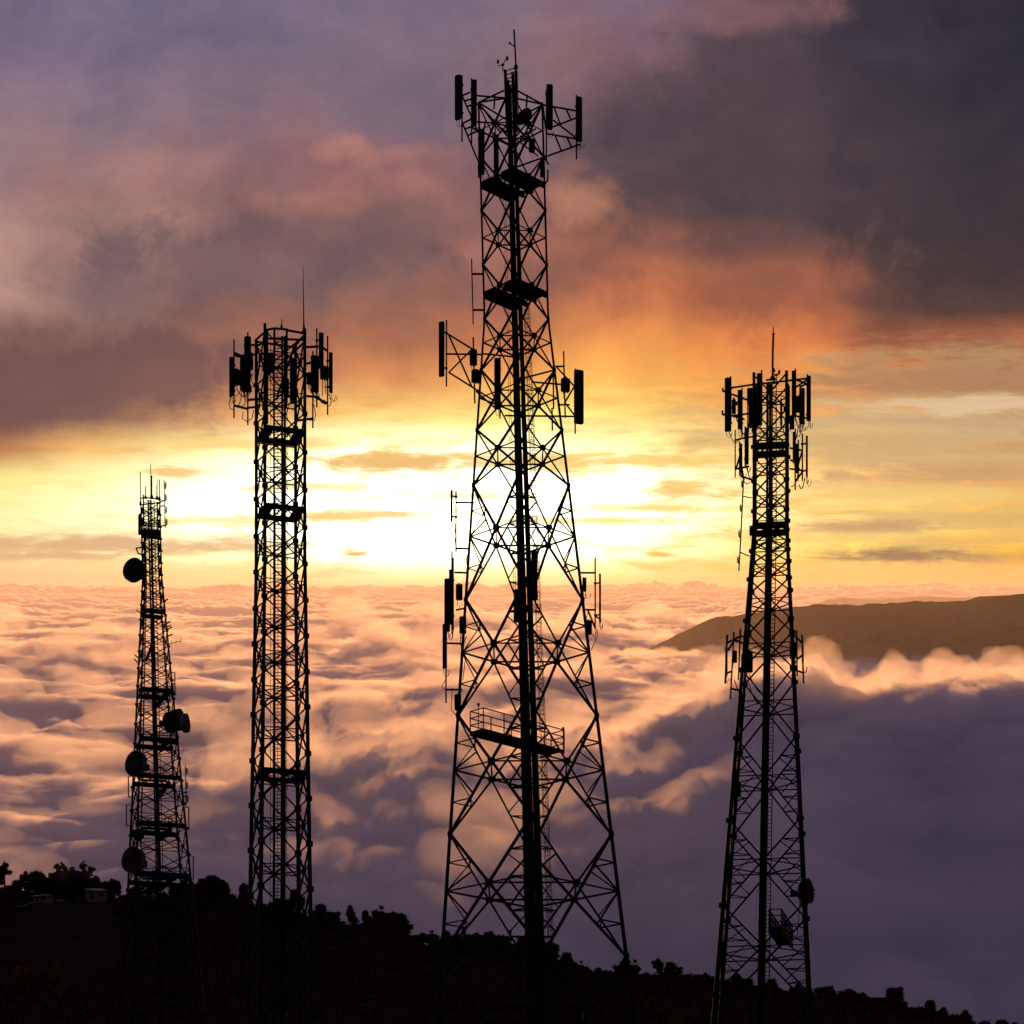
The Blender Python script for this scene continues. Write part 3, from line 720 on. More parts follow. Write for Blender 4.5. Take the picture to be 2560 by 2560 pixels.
class Mast:
    def __init__(s, name, label, Y0, axis, half, phi, top, bays, legw, diag, tube=False):
        s.Y0 = Y0; s.s = Y0 / F; s.axis = axis; s.half = half; s.phi = math.radians(phi)
        s.top = top; s.tube = tube; s.legw = legw; s.diag = diag
        bx = (axis(2560) - 1280) * s.s; gzv = gz(bx, Y0)
        s.base = (bx, Y0, gzv); s.pyb = EL - (gzv - EYE) / s.s + 12
        s.root = thing(name, label, 'radio mast', s.base)
        s.bays = bays
    def node(s, k, py, grow=1.0):
        a = s.phi + k * math.pi / 2; h = s.half(py) * grow
        return Vector(((s.axis(py) - 1280 + h * math.cos(a)) * s.s, s.Y0 + h * math.sin(a) * s.s, (EL - py) * s.s + EYE))
    def at(s, px, py, d=0.0):
        y = s.Y0 + d * s.s
        return Vector(((px - 1280) * y / F, y, (EL - py) * y / F + EYE))
    def w(s, v): return v * s.s
    def legs(s):
        for k in range(4):
            b = MB(); pys = [s.top] + [p for p in range(int(s.top) + 40, int(s.pyb), 40)] + [s.pyb]
            # splice at every bay: a thicker flange
            if s.tube:
                pts = [s.node(k, p) for p in pys]; b.tube(pts, s.w(s.legw(s.top)) / 2, 8, s.w(s.legw(s.pyb)) / 2)
            else:
                for p0, p1 in zip(pys[:-1], pys[1:]):
                    wd = s.w(s.legw((p0 + p1) / 2)); b.angle(s.node(k, p0), s.node(k, p1), wd, wd * .3)
            for p in s.bays[1:]:
                if p < s.pyb:
                    c = s.node(k, p); wd = s.w(s.legw(p)); b.box(c, wd * (1.3 if s.tube else 1.55), wd * (1.3 if s.tube else 1.55), wd * 1.3, s.phi)
            b.build('leg', steel, s.root)
    def bracing(s, detail=1, xfrac=0.5, skip_rings=(), rings_at=None):
        fb = [MB() for _ in range(4)]
        for i, (a, b_) in enumerate(zip(s.bays[:-1], s.bays[1:])):
            if a >= s.pyb: break
            ha, hb = s.half(a), s.half(b_)
            c = a + (b_ - a) * ha / (ha + hb)          # where the X crosses
            wd = s.w(s.diag(c)); wr = wd * .72
            big = (b_ - a) > 190 and detail > 0
            ring = MB(); mids = []
            for k in range(4):
                j = (k + 1) % 4
                A, B, A2, B2 = s.node(k, a), s.node(j, a), s.node(k, b_), s.node(j, b_)
                X = (s.node(k, c) + s.node(j, c)) / 2
                m = fb[k]
                m.angle(A, B2, wd); m.angle(B, A2, wd)
                L, Rr = s.node(k, c), s.node(j, c); mids.append(X)
                ring.angle(L, X, wr); ring.angle(X, Rr, wr)
                m.box(X, wd * 2.4, wd * 2.4, wd * 2.2, s.phi + math.pi / 4 + k * math.pi / 2)
                if big:
                    for (E0, E1, leg) in ((a, c, k), (a, c, j), (b_, c, k), (b_, c, j)):
                        q_ = s.node(leg, (E0 + E1) / 2); cor = s.node(leg, E0)
                        dm = cor + (X - cor) * .5
                        m.angle(q_, dm, wr * .8); m.angle(s.node(leg, c), cor + (X - cor) * .56, wr * .85)
            for k in range(4):
                ring.angle(mids[k], mids[(k + 1) % 4], wr)
            if big:
                for k in range(4):   # small hip triangles inside the corners
                    q0 = []
                    for E0 in (a, b_):
                        cor = s.node(k, E0)
                        p0 = cor + (mids[k] - cor) * .5; p1 = cor + (mids[(k + 3) % 4] - cor) * .5
                        fb[k].angle(p0, p1, wr * .8)
            if (i not in skip_rings): ring.build('brace_ring', steel, s.root)
        for m in fb: m.build('lattice_bracing', steel, s.root)
    def strip_platform(s, py, k0, frac=.36, th=5, gap=.004):
        """plank deck strips along two opposite sides"""
        for k in (k0, (k0 + 2) % 4):
            j = (k + 1) % 4
            A, B = s.node(k, py), s.node(j, py); C_, D = s.node((j + 1) % 4, py), s.node((k + 3) % 4, py)
            a2, b2 = A + (D - A) * frac, B + (C_ - B) * frac
            m = MB(); t = s.w(th); n = 9
            for i in range(n):        # separate planks, a finger apart
                f0, f1 = i / n + gap, (i + 1) / n - gap
                P = [A + (a2 - A) * f0, B + (b2 - B) * f0, B + (b2 - B) * f1, A + (a2 - A) * f1]
                k1 = len(m.v); m.v += [q_ + Vector((0, 0, -t / 2)) for q_ in P] + [q_ + Vector((0, 0, t / 2)) for q_ in P]
                m.f += [(k1+3, k1+2, k1+1, k1), (k1+4, k1+5, k1+6, k1+7)] + [(k1+i2, k1+(i2+1) % 4, k1+4+(i2+1) % 4, k1+4+i2) for i2 in range(4)]
            m.bar(A - Vector((0, 0, t)), B - Vector((0, 0, t)), t, t * 1.4); m.bar(a2 - Vector((0, 0, t)), b2 - Vector((0, 0, t)), t, t * 1.4)
            m.build('platform', steel, s.root)
    def ladder(s, off, d, py0, py1, wid, step=11, rail=2.2, cage=0, name='ladder', lean=None):
        m = MB()
        ax = lambda p: s.axis(p) + (off(p) if callable(off) else off)
        pys = list(np.arange(py0, py1, 60)) + [py1]
        for sg in (-1, 1):
            for p0, p1 in zip(pys[:-1], pys[1:]):
                m.bar(s.at(ax(p0) + sg * wid / 2, p0, d), s.at(ax(p1) + sg * wid / 2, p1, d), s.w(rail))
        for p in np.arange(py0 + 4, py1, step):
            m.bar(s.at(ax(p) - wid / 2, p, d), s.at(ax(p) + wid / 2, p, d), s.w(rail * .6))
        m.build(name, steel, s.root)
        if cage:
            h = MB()
            for p in np.arange(py0 + 30, py1, cage):
                c = s.at(ax(p), p, d); r = s.w(wid * .85)
                h.tube([c + Vector((math.cos(a) * r, -math.sin(a) * r * 1.6, 0)) for a in np.linspace(-.2, math.pi + .2, 12)], s.w(.8), 4)
            for a in (0.3, 1.57, 2.84):
                for p0, p1 in zip(pys[:-1], pys[1:]):
                    r = s.w(wid * .85); o_ = Vector((math.cos(a) * r, -math.sin(a) * r * 1.6, 0))
                    h.tube([s.at(ax(p0), p0, d) + o_, s.at(ax(p1), p1, d) + o_], s.w(.6), 4)
            h.build('ladder_cage', steel, s.root)
    def cables(s, off, d, py0, py1, wid, n, r, seed=1):
        """a run of feeder cables clipped to a tray"""
        m = MB(); rr = random.Random(seed)
        pys = list(np.arange(py0, py1, 45)) + [py1]
        for i in range(n):
            f0 = (i + .5) / n - .5
            jit = [rr.uniform(-.4, .4) for _ in pys]; st = rr.randrange(0, max(1, len(pys) // 3)) if i % 3 == 2 else 0
            pts = [s.at(s.axis(p) + off(p) + f0 * wid(p) + jt, p, d - rr.random() * 2) for p, jt in list(zip(pys, jit))[st:]]
            if len(pts) > 1: m.tube(pts, s.w(r(py0)) , 6, s.w(r(py1)))
        for p in np.arange(py0 + 8, py1, 17):
            w_ = wid(p); m.bar(s.at(s.axis(p) + off(p) - w_ * .55, p, d + 2), s.at(s.axis(p) + off(p) + w_ * .55, p, d + 2), s.w(1.6))
        m.build('cable_run', blackm, s.root)
    def frame(s, segs, r=2.2, name='outrigger'):
        """tube frames; each group of tubes that touch becomes one part"""
        P = [(s.at(x0, y0, d0), s.at(x1, y1, d1)) for (x0, y0, d0, x1, y1, d1) in segs]
        par = list(range(len(P)))
        def root(i):
            while par[i] != i: i = par[i]
            return i
        def near(a, b):
            return min((a[0] + (a[1] - a[0]) * f - (b[0] + (b[1] - b[0]) * g)).length for f in np.linspace(0, 1, 13) for g in np.linspace(0, 1, 13))
        for i in range(len(P)):
            for j in range(i):
                if root(i) != root(j) and near(P[i], P[j]) < s.w(24): par[root(i)] = root(j)
        for g in sorted({root(i) for i in range(len(P))}):
            m = MB()
            for i in range(len(P)):
                if root(i) == g: m.tube(P[i], s.w(r), 6)
            m.build(name, steel, s.root)

def panel(T, px, py0, py1, wpx, d, yaw, label, group, pole=None, mat=None, cable=True, side=1, name='panel_antenna', cat='panel antenna'):
    """tall flat antenna on a pole: rounded housing, end caps, two clamps, feeder tails"""
    mat = mat or radome
    lo, hi = T.at(px, py1, d), T.at(px, py0, d); H = hi.z - lo.z; w_ = T.w(wpx)
    t = thing(name, label, cat, tuple(lo), group)
    c = (lo + hi) / 2; yw = math.radians(yaw)
    b = MB(); b.box(c, w_, w_ * .55, H, yw, w_ * .14); b.box(c + Vector((0, 0, H / 2)), w_ * .8, w_ * .4, w_ * .16, yw, w_ * .1); b.box(c - Vector((0, 0, H / 2)), w_ * .9, w_ * .46, w_ * .14, yw, w_ * .1)
    b.build('housing', mat, t)
    back = Vector((math.sin(yw) * -1, math.cos(yw), 0))
    if pole:
        ppx, pp0, pp1 = pole; pd = d + 5
        pm = MB(); pm.tube([T.at(ppx, pp0, pd), T.at(ppx, pp1, pd)], T.w(1.9), 8); pm.build('mounting_pole', galv, t)
        for f_ in (.16, .82):
            q_ = lo + (hi - lo) * f_; pq = T.at(ppx, py1 + (py0 - py1) * f_, pd); pq.z = q_.z
            bm = MB(); bm.bar(q_, pq, T.w(2.2), T.w(3.4)); bm.box(pq, T.w(5.5), T.w(5.5), T.w(4.5), yw); bm.build('bracket', galv, t)
    else:
        for f_ in (.18, .8):
            q_ = lo + (hi - lo) * f_; bm = MB(); bm.box(q_ + back * w_ * .45, w_ * .5, w_ * .4, T.w(4), yw); bm.build('bracket', galv, t)
    if cable:
        cm = MB(); r = rnd
        for i in (-1, 1):
            p0 = lo + Vector((i * w_ * .22, 0, -T.w(1))); dr = T.w(r.uniform(12, 24)); sx = T.w(side * r.uniform(4, 12))
            cm.tube([p0, p0 + Vector((0, 0, -dr * .6)), p0 + Vector((sx * .4, 0, -dr)), p0 + Vector((sx, T.w(3), -dr * .75)), p0 + Vector((sx * 1.2, T.w(5), -dr * .2))], T.w(.75), 5)
        cm.build('cable', blackm, t)
    return t
def radio(T, x0, x1, y0, y1, d, label, group, yaw=10, fins=True):
    """remote radio unit: finned box with a handle and connectors"""
    lo = T.at((x0 + x1) / 2, y1, d); hi = T.at((x0 + x1) / 2, y0, d); H = hi.z - lo.z; w_ = T.w(x1 - x0) * .94; yw = math.radians(yaw)
    t = thing('radio_unit', label, 'radio unit', tuple(lo), group); c = (lo + hi) / 2
    b = MB(); b.box(c, w_, w_ * .6, H, yw, w_ * .08)
    f = Vector((math.cos(yw), math.sin(yw), 0)); nrm = Vector((math.sin(yw), -math.cos(yw), 0))
    for i in range(7): b.box(c + f * (w_ * (-.42 + .14 * i)) + nrm * w_ * .36, w_ * .03, w_ * .16, H * .9, yw)
    b.build('body', radome, t)
    h = MB(); z = Vector((0, 0, H / 2)); h.tube([c + z - f * w_ * .25, c + z - f * w_ * .25 + Vector((0, 0, w_ * .16)), c + z + f * w_ * .25 + Vector((0, 0, w_ * .16)), c + z + f * w_ * .25], w_ * .05, 5); h.build('handle', galv, t)
    k_ = MB()
    for i in (-1, 0, 1): k_.tube([c - z + f * w_ * .25 * i, c - z + f * w_ * .25 * i - Vector((0, 0, w_ * .22))], w_ * .06, 6)
    p0 = c - z - f * w_ * .25 - Vector((0, 0, w_ * .2)); k_.tube([p0, p0 + Vector((0, 0, -w_ * .6)), p0 + Vector((w_ * .3, w_ * .2, -w_ * .9)), p0 + Vector((w_ * .7, w_ * .4, -w_ * .3))], w_ * .035, 5)
    k_.build('connector', blackm, t)
    b2 = MB(); b2.box(c - nrm * w_ * .42, w_ * .5, w_ * .3, H * .3, yw); b2.build('bracket', galv, t)
    return t
def whip(T, pts, r, label, group=None, d=0, name='whip_antenna', cat='whip antenna', r2=None, mount=True, extra=None):
    b0 = T.at(*pts[0], d); t = thing(name, label, cat, tuple(b0), group)
    m = MB(); m.tube([T.at(x, y, d) for x, y in pts], T.w(r), 8, T.w(r2 if r2 is not None else r)); m.build('rod', galv, t)
    if mount:
        m = MB(); m.lathe(b0, (0, 0, 1), [(-T.w(1), T.w(r * 2.6)), (T.w(3), T.w(r * 2.6)), (T.w(9), T.w(r * 1.2))], 10); m.build('base_clamp', galv, t)
    if extra: extra(t, T)
    return t
def dish(T, px, py, r, d, az, el, label, group=None, depth=.42, rim_mat=None, feed=0.0):
    """microwave dish: reflector bowl, drum shroud, flat radome and a mount"""
    c = T.at(px, py, d); R_ = T.w(r); t = thing('dish_antenna', label, 'dish antenna', tuple(c - Vector((0, 0, R_))), group)
    a, e = math.radians(az), math.radians(el); ax = Vector((math.sin(a) * math.cos(e), -math.cos(a) * math.cos(e), math.sin(e)))
    m = MB(); m.lathe(c, ax, [(-R_ * depth * 1.05, R_ * .18), (-R_ * depth * 1.0, R_ * .42), (-R_ * depth * .75, R_ * .78), (-R_ * depth * .42, R_ * .97), (-R_ * depth * .34, R_)], 36); m.build('reflector', rim_mat or radome, t, smooth=False)
    m = MB(); m.lathe(c, ax, [(-R_ * depth * .34, R_ * 1.0), (-R_ * depth * .3, R_ * 1.03), (R_ * depth * .5, R_ * 1.03), (R_ * depth * .5, R_ * .98)], 36); m.build('shroud', rim_mat or radome, t)
    m = MB(); m.lathe(c, ax, [(R_ * depth * .5, R_ * .98), (R_ * depth * .56, R_ * .8), (R_ * depth * .6, R_ * .4), (R_ * depth * .61, R_ * .05)], 36); m.build('radome', blackm, t)
    m = MB(); bk = c - ax * R_ * depth; m.tube([bk, bk - ax * R_ * .5], R_ * .14, 8); m.box(bk - ax * R_ * .55, R_ * .4, R_ * .4, R_ * .5, a); m.bar(c - Vector((0, 0, R_ * .9)) - ax * R_ * .2, bk - ax * R_ * .5, R_ * .06); m.build('mount', galv, t)
    if feed:
        m = MB(); m.tube([c + ax * R_ * depth * .6, c + ax * R_ * (depth * .6 + feed)], R_ * .05, 6); m.build('feed', galv, t)
    return t
def lamp(T, px, py0, py1, d, label, group=None):
    b0 = T.at(px, py1, d); t = thing('warning_lamp', label, 'warning lamp', tuple(b0), group); tp = T.at(px, py0, d); r = T.w(3.4)
    m = MB(); m.tube([b0, tp - Vector((0, 0, r * 2))], T.w(1.1), 6); m.build('stem', galv, t)
    m = MB(); m.lathe(tp - Vector((0, 0, r * 2.4)), (0, 0, 1), [(0, r * .5), (r * .4, r), (r * 1.4, r * 1.05), (r * 2.1, r * .7), (r * 2.4, r * .2)], 14); m.build('lens', glassm, t)
    return t

# ================================================================= the tallest mast, in the middle
def axC(p): return 1276 + (p - 260) * .0278
def hC(p): return 79.5 if p <= 797 else 79.5 + (p - 797) * .0947
bC = [260, 392, 526, 662, 797, 925, 1075, 1213, 1499, 1788, 2085, 2391, 2700, 3020]
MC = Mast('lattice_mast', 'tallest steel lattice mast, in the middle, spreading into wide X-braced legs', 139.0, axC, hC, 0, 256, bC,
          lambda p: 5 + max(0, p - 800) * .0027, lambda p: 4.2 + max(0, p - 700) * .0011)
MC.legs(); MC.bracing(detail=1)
MC.strip_platform(458, 1, .36, 7); MC.strip_platform(733, 1, .36, 7)
wC = lambda p: 6 + max(0, p - 700) * .0052
MC.cables(lambda p: -5 - (p - 300) * .0042, -6, 200, 2860, lambda p: 6 + (p - 250) * .0036 + max(0, p - 1350) * .002, 5, lambda p: 1.3 if p < 1000 else 2.5, 3)
MC.cables(lambda p: 9 + (p - 300) * .0042, -10, 180, 2860, lambda p: 7 + (p - 250) * .0040 + max(0, p - 1350) * .002, 6, lambda p: 1.4 if p < 1000 else 2.5, 4)
MC.ladder(lambda p: 24 + (p - 500) * .010, 10, 770, 2860, 9, 11, 1.6, cage=38)
MC.ladder(lambda p: -21 - (p - 500) * .002, 30, 470, 1560, 5, 22, 1.0, name='conduit')
# ladder head above the top ring
m = MB()
for x0, x1 in ((1262, 1268), (1289, 1292)):
    m.bar(MC.at(x0, 174 if x0 < 1280 else 163, -4), MC.at(x1, 330, -4), MC.w(6), MC.w(4))
    m.bar(MC.at(x0 + 4, 178, 8), MC.at(x1 + 5, 330, 8), MC.w(2.2))
for p in range(176, 330, 10): m.bar(MC.at(1263 + (p - 176) * .04, p + 2, -4), MC.at(1289, p - 7, 14), MC.w(2.2))
m.build('head_ladder', steel, MC.root)
# stays from the ladder head to the top ring
MC.frame([(1260, 226, 0, 1197, 256, 0), (1292, 226, 0, 1357, 261, 0), (1292, 246, 20, 1357, 261, 0), (1260, 246, 20, 1197, 256, 0), (1237, 240, 10, 1235, 272, 0), (1318, 238, 10, 1316, 268, 0), (1197, 257, 0, 1268, 300, -60), (1357, 262, 0, 1290, 296, -60)], 2.2, 'head_stay')
# left upper outrigger
MC.frame([(1155, 239, -70, 1199, 338, 70), (1157, 310, -70, 1199, 412, 70), (1155, 239, -70, 1175, 231, -100), (1178, 238, -20, 1276, 246, 20), (1157, 308, -70, 1178, 298, -95), (1180, 304, -20, 1240, 308, 0),
          (1163, 252, -58, 1184, 246, -40), (1168, 266, -40, 1190, 259, -20), (1164, 322, -58, 1186, 314, -40), (1170, 338, -40, 1194, 328, -20), (1197, 258, 0, 1181, 268, -30), (1199, 330, 0, 1180, 318, -30),
          (1197, 258, 0, 1250, 330, -40), (1215, 300, 20, 1200, 362, 30)])
# right upper outrigger
MC.frame([(1357, 262, 0, 1440, 277, -10), (1383, 317, 60, 1443, 294, -5), (1385, 268, 0, 1400, 309, 40), (1415, 272, -5, 1427, 298, 10), (1384, 301, 30, 1444, 348, -10),
          (1366, 334, 0, 1444, 348, -10), (1290, 418, 60, 1450, 361, 0), (1388, 340, 0, 1404, 378, 30), (1417, 343, 0, 1429, 368, 10), (1357, 262, 0, 1366, 334, 10), (1362, 396, 0, 1372, 412, 0)])
MC.frame([(1196, 412, 20, 1197, 440, 20), (1370, 425, 0, 1369, 450, 0), (1369, 450, 0, 1362, 462, 0), (1237, 308, -50, 1300, 322, -50), (1300, 342, -50, 1340, 322, -30), (1237, 308, -50, 1345, 390, 40), (1355, 265, 0, 1280, 385, -40), (1290, 395, -40, 1325, 345, 0), (1245, 345, -40, 1290, 372, 0)], 2.0, 'head_brace')
GP = 'panel antennas on the tallest mast'
panel(MC, 1145, 190, 297, 17, -72, -35, 'outermost upper left panel antenna on the head of the tallest mast', GP, (1155, 188, 354))
panel(MC, 1185, 201, 312, 14, -40, -15, 'second panel antenna from the left on the head of the tallest mast', GP, (1179, 196, 358))
panel(MC, 1204, 324, 435, 15, 70, 5, 'lower panel antenna over the left leg just above the top platform of the tallest mast', GP, (1197, 318, 445))
panel(MC, 1241, 338, 455, 12, -60, 0, 'lower panel antenna between left leg and ladder, above the top platform, tallest mast', GP, (1236, 330, 462))
panel(MC, 1374, 213, 322, 16, -30, 10, 'panel antenna over the right leg on the head of the tallest mast', GP, (1366, 225, 400))
panel(MC, 1448, 244, 352, 15, -10, 25, 'outermost right panel antenna on the head of the tallest mast', GP, (1441, 238, 398))
panel(MC, 1104, 806, 940, 14, -30, -20, 'long panel antenna far out on the upper left arm of the tallest mast', GP, (1116, 800, 966), cable=False)
panel(MC, 1243, 897, 1022, 15, -45, 0, 'panel antenna inside the left face below the left arm of the tallest mast', GP, (1250, 890, 1046))
panel(MC, 1447, 928, 1057, 24, -20, 20, 'broad panel antenna far out on the right side of the tallest mast', GP, (1438, 922, 1084), cable=False)
panel(MC, 1118, 1448, 1578, 14, -10, -15, 'thick stepped panel antenna left of the left leg, middle of the tallest mast', GP, (1130, 1378, 1585))
panel(MC, 1128, 1425, 1560, 11, 4, 20, 'narrow panel antenna behind the stepped one, left of the left leg of the tallest mast', GP, (1133, 1395, 1575), cable=False)
panel(MC, 1112, 1561, 1670, 11, -10, -15, 'panel antenna on the lowest left pole of the tallest mast', GP, (1115, 1570, 1757))
panel(MC, 1500, 1435, 1556, 7, -10, 70, 'slim panel antenna right of the right leg, middle of the tallest mast', GP, (1488, 1394, 1572))
panel(MC, 1461, 1445, 1478, 10, 0, 10, 'short panel antenna on the right leg, middle of the tallest mast', GP, None)
panel(MC, 1129, 1226, 1303, 7, -10, -60, 'short slim panel antenna on the left pole above the middle of the tallest mast', GP, (1140, 1228, 1380))
panel(MC, 1336, 1378, 1499, 16, -55, 0, 'panel antenna on the cable column above the middle of the tallest mast', GP, None)
panel(MC, 1297, 1476, 1553, 26, -60, 0, 'broad panel antenna in front of the cable column of the tallest mast', GP, None)
MC.frame([(1118, 834, -28, 1183, 874, 0), (1122, 838, -28, 1180, 968, 0), (1122, 931, -28, 1181, 872, 0), (1122, 931, -28, 1240, 1005, 0), (1114, 885, -28, 1206, 886, 0), (1205, 884, 0, 1285, 892, 0), (1190, 978, 0, 1240, 1022, 20)], 2.2)
MC.frame([(1389, 916, 0, 1410, 916, -12), (1392, 918, 0, 1436, 966, -16), (1436, 966, -16, 1412, 1006, -10), (1412, 1006, -10, 1436, 1038, -16), (1262, 1039, -50, 1436, 1041, -16), (1394, 1012, 0, 1424, 1012, -10), (1310, 945, -30, 1383, 926, 0), (1330, 955, 10, 1404, 961, 0)], 2.2)
MC.frame([(1183, 843, -4, 1187, 1008, -4), (1383, 930, 0, 1384, 1022, 0), (1380, 1020, 0, 1381, 1076, 0)], 2.0, 'mounting_pole')
GR = 'radio units on the tallest mast'
radio(MC, 1174, 1193, 876, 912, -8, 'upper radio unit on the left arm of the tallest mast', GR, -10)
radio(MC, 1178, 1202, 927, 955, -8, 'lower, wider radio unit on the left arm of the tallest mast', GR, 12)
radio(MC, 1402, 1425, 948, 978, -14, 'radio unit just left of the broad right panel antenna on the tallest mast', GR, 15)
radio(MC, 1139, 1157, 1462, 1499, 0, 'square radio unit beside the stepped panel antenna on the tallest mast', GR, 0)
radio(MC, 1148, 1166, 1543, 1583, 0, 'radio unit on the left leg level with the foot of the stepped panel antenna', GR, 8)
radio(MC, 1136, 1153, 1737, 1774, 0, 'lowest radio unit on the left leg, just above the railed walkway', GR, -8)
radio(MC, 1462, 1480, 1552, 1585, 0, 'radio unit on the right leg below the slim right panel antenna', GR, 10)
radio(MC, 1322, 1337, 348, 380, 20, 'radio unit hanging inside the head of the tallest mast, right of the ladder', GR, 25)
radio(MC, 1350, 1362, 400, 442, 10, 'radio unit on the right leg just above the top platform of the tallest mast', GR, 10)
dish(MC, 1310, 292, 22, -40, -38, 24, 'small tilted dish inside the head of the tallest mast', None, .5)
def arm_lamp(t, T):
    m = MB(); m.tube([T.at(1288, 118, -2), T.at(1276, 109, -2)], T.w(1.4), 6); m.lathe(T.at(1274, 108, -2), (0, 0, 1), [(-T.w(3), T.w(1)), (0, T.w(3)), (T.w(3), T.w(1))], 10); m.build('side_arm', galv, t)
whip(MC, [(1290, 170), (1287.5, 120), (1285, 74)], 2.1, 'lightning rod with a side arm at the very top of the tallest mast', None, -2, 'lightning_rod', 'lightning rod', extra=arm_lamp)
def twin(T, bx, by, lx, ly, rx, ry, d, label):
    b0 = T.at(bx, by + 12, d); t = thing('warning_lamp', label, 'warning lamp', tuple(b0), None)
    m = MB(); m.tube([b0, T.at(bx, by, d)], T.w(1.3), 6)
    m.tube([T.at(lx, ly + 8, d), T.at(lx + 2, by - 1, d), T.at(bx, by - 4, d), T.at(rx - 3, by - 10 + (ry - ly), d), T.at(rx, ry + 8, d)], T.w(1.2), 6); m.box(T.at(bx, by - 4, d), T.w(7), T.w(5), T.w(4)); m.build('bracket', galv, t)
    for x, y in ((lx, ly), (rx, ry)):
        r = T.w(3.1); m = MB(); m.lathe(T.at(x, y + 5, d), (0, 0, 1), [(0, r * .4), (r * .5, r), (r * 2, r), (r * 3, r * .5), (r * 3.6, r * .2)], 12); m.build('lens', glassm, t)
twin(MC, 1257, 166, 1245, 154, 1268, 145, -4, 'forked twin warning lamp on the ladder head of the tallest mast')
whip(MC, [(1183, 811), (1179, 647)], 1.5, 'thin whip antenna on two arms left of the tallest mast, above its left arm', None, -4, mount=False)
MC.frame([(1179, 685, -4, 1208, 685, 0), (1181, 775, -4, 1211, 775, 0)], 2.6)
whip(MC, [(1413, 1044), (1409, 878)], 1.9, 'vertical rod antenna holding a radio unit beside the broad right panel antenna', None, -12, mount=False)
MC.frame([(1142, 1256, -4, 1185, 1257, 0), (1138, 1371, -4, 1176, 1372, 0), (1136, 1431, -4, 1168, 1432, 0), (1140, 1525, -4, 1165, 1520, 0), (1118, 1608, -4, 1160, 1609, 0), (1114, 1724, -4, 1156, 1724, 0)], 2.4)
MC.frame([(1450, 1432, 0, 1490, 1432, -6), (1456, 1524, 0, 1490, 1525, -6), (1470, 1526, 0, 1488, 1570, -6), (1489, 1540, -6, 1503, 1550, -10)], 2.4)
# loose feeder loops along both legs
for (pts) in ([(1140, 1303), (1136, 1340), (1140, 1372)], [(1172, 1372), (1166, 1400), (1170, 1440)], [(1120, 1580), (1128, 1602), (1134, 1575)], [(1152, 1585), (1150, 1610), (1164, 1640), (1157, 1700)], [(1114, 1700), (1104, 1716), (1112, 1724)], [(1130, 1720), (1128, 1775), (1140, 1788)],
              [(1480, 1585), (1488, 1598), (1490, 1575)], [(1492, 1572), (1494, 1590), (1478, 1625)], [(1470, 1530), (1462, 1560), (1466, 1600)], [(1166, 1590), (1158, 1615), (1160, 1640)]):
    P = [MC.at(x, y, -8) for x, y in pts]; c0 = [P[0]] + [(P[i] * .5 + P[i + 1] * .5) for i in range(len(P) - 1)] + [P[-1]]
    m = MB(); m.tube([P[0], c0[1]] + P[1:-1] + [c0[-2], P[-1]], MC.w(1.0), 5); m.build('feeder_loop', blackm, MC.root)

def walkway(T, name, near, far, across, rail, label_lamps, rails=3, nposts=5, th=9):
    """narrow catwalk with a railing on both sides; near, far: (px, py, d) of the deck's long middle line"""
    A = T.at(*near); B = T.at(*far); B.z = A.z = (A.z + B.z) / 2
    n = (B - A).normalized(); cr = Vector((-n.y, n.x, 0)); hw = T.w(across) / 2; hr = T.w(rail)
    e = bpy.data.objects.new(name, None); C.objects.link(e); e.parent = T.root; e.location = A - Vector(T.base); e.empty_display_size = .3
    m = MB(); N = 14
    for i in range(N):
        f0, f1 = i / N + .006, (i + 1) / N - .006
        c = A + (B - A) * ((f0 + f1) / 2); m.box(c, (B - A).length / N * .96, hw * 2, T.w(th) * .5, math.atan2(n.y, n.x))
    for sgn in (-1, 1): m.bar(A + cr * hw * sgn - Vector((0, 0, T.w(th) * .4)), B + cr * hw * sgn - Vector((0, 0, T.w(th) * .4)), T.w(th) * .35, T.w(th))
    m.build('deck', steel, e)
    for sgn in (-1, 1):
        m = MB(); a, b = A + cr * hw * sgn, B + cr * hw * sgn
        for i in range(nposts): 
            p_ = a + (b - a) * i / (nposts - 1); m.bar(p_, p_ + Vector((0, 0, hr)), T.w(3.0))
        for i in range(1, rails + 1): z = Vector((0, 0, hr * i / rails)); m.bar(a + z, b + z, T.w(2.2))
        m.build('railing', steel, e)
    m = MB()
    for E in (A, B):
        for i in range(1, rails + 1): z = Vector((0, 0, hr * i / rails)); m.bar(E + cr * hw + z, E - cr * hw + z, T.w(2.2))
    m.build('end_rail', steel, e)
    return A, B, cr * hw
walkway(MC, 'walkway', (1192, 1828, -100), (1394, 1880, 105), 46, 52, None)
GL = 'warning lamps on the railed walkway'
lamp(MC, 1196, 1757, 1826, -100, 'warning lamp at the left end of the railed walkway on the tallest mast', GL)
lamp(MC, 1408, 1817, 1872, 100, 'warning lamp at the right end of the railed walkway on the tallest mast', GL)

# ================================================================= second mast: straight-sided
def axS(p): return 701 - max(0, p - 1500) * .0015
def hS(p): return 71.5 if p <= 1400 else 71.5 + (p - 1400) * .0200
bS = [851, 950, 1046, 1143, 1237, 1330, 1420, 1511, 1600, 1689, 1777, 1893, 2005, 2118, 2230, 2338, 2450, 2565, 2680, 2800, 2920]
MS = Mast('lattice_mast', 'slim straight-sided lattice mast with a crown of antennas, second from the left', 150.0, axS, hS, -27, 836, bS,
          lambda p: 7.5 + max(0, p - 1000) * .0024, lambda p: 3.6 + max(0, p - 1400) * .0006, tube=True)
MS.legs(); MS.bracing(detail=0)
for p in (1088, 1281, 1938): MS.strip_platform(p, 2, .22, 3, .012); MS.strip_platform(p - 1.2, 1, .20, 3, .012)
MS.ladder(lambda p: -3, 0, 840, 2900, 25, 9, 2.6, cage=44)
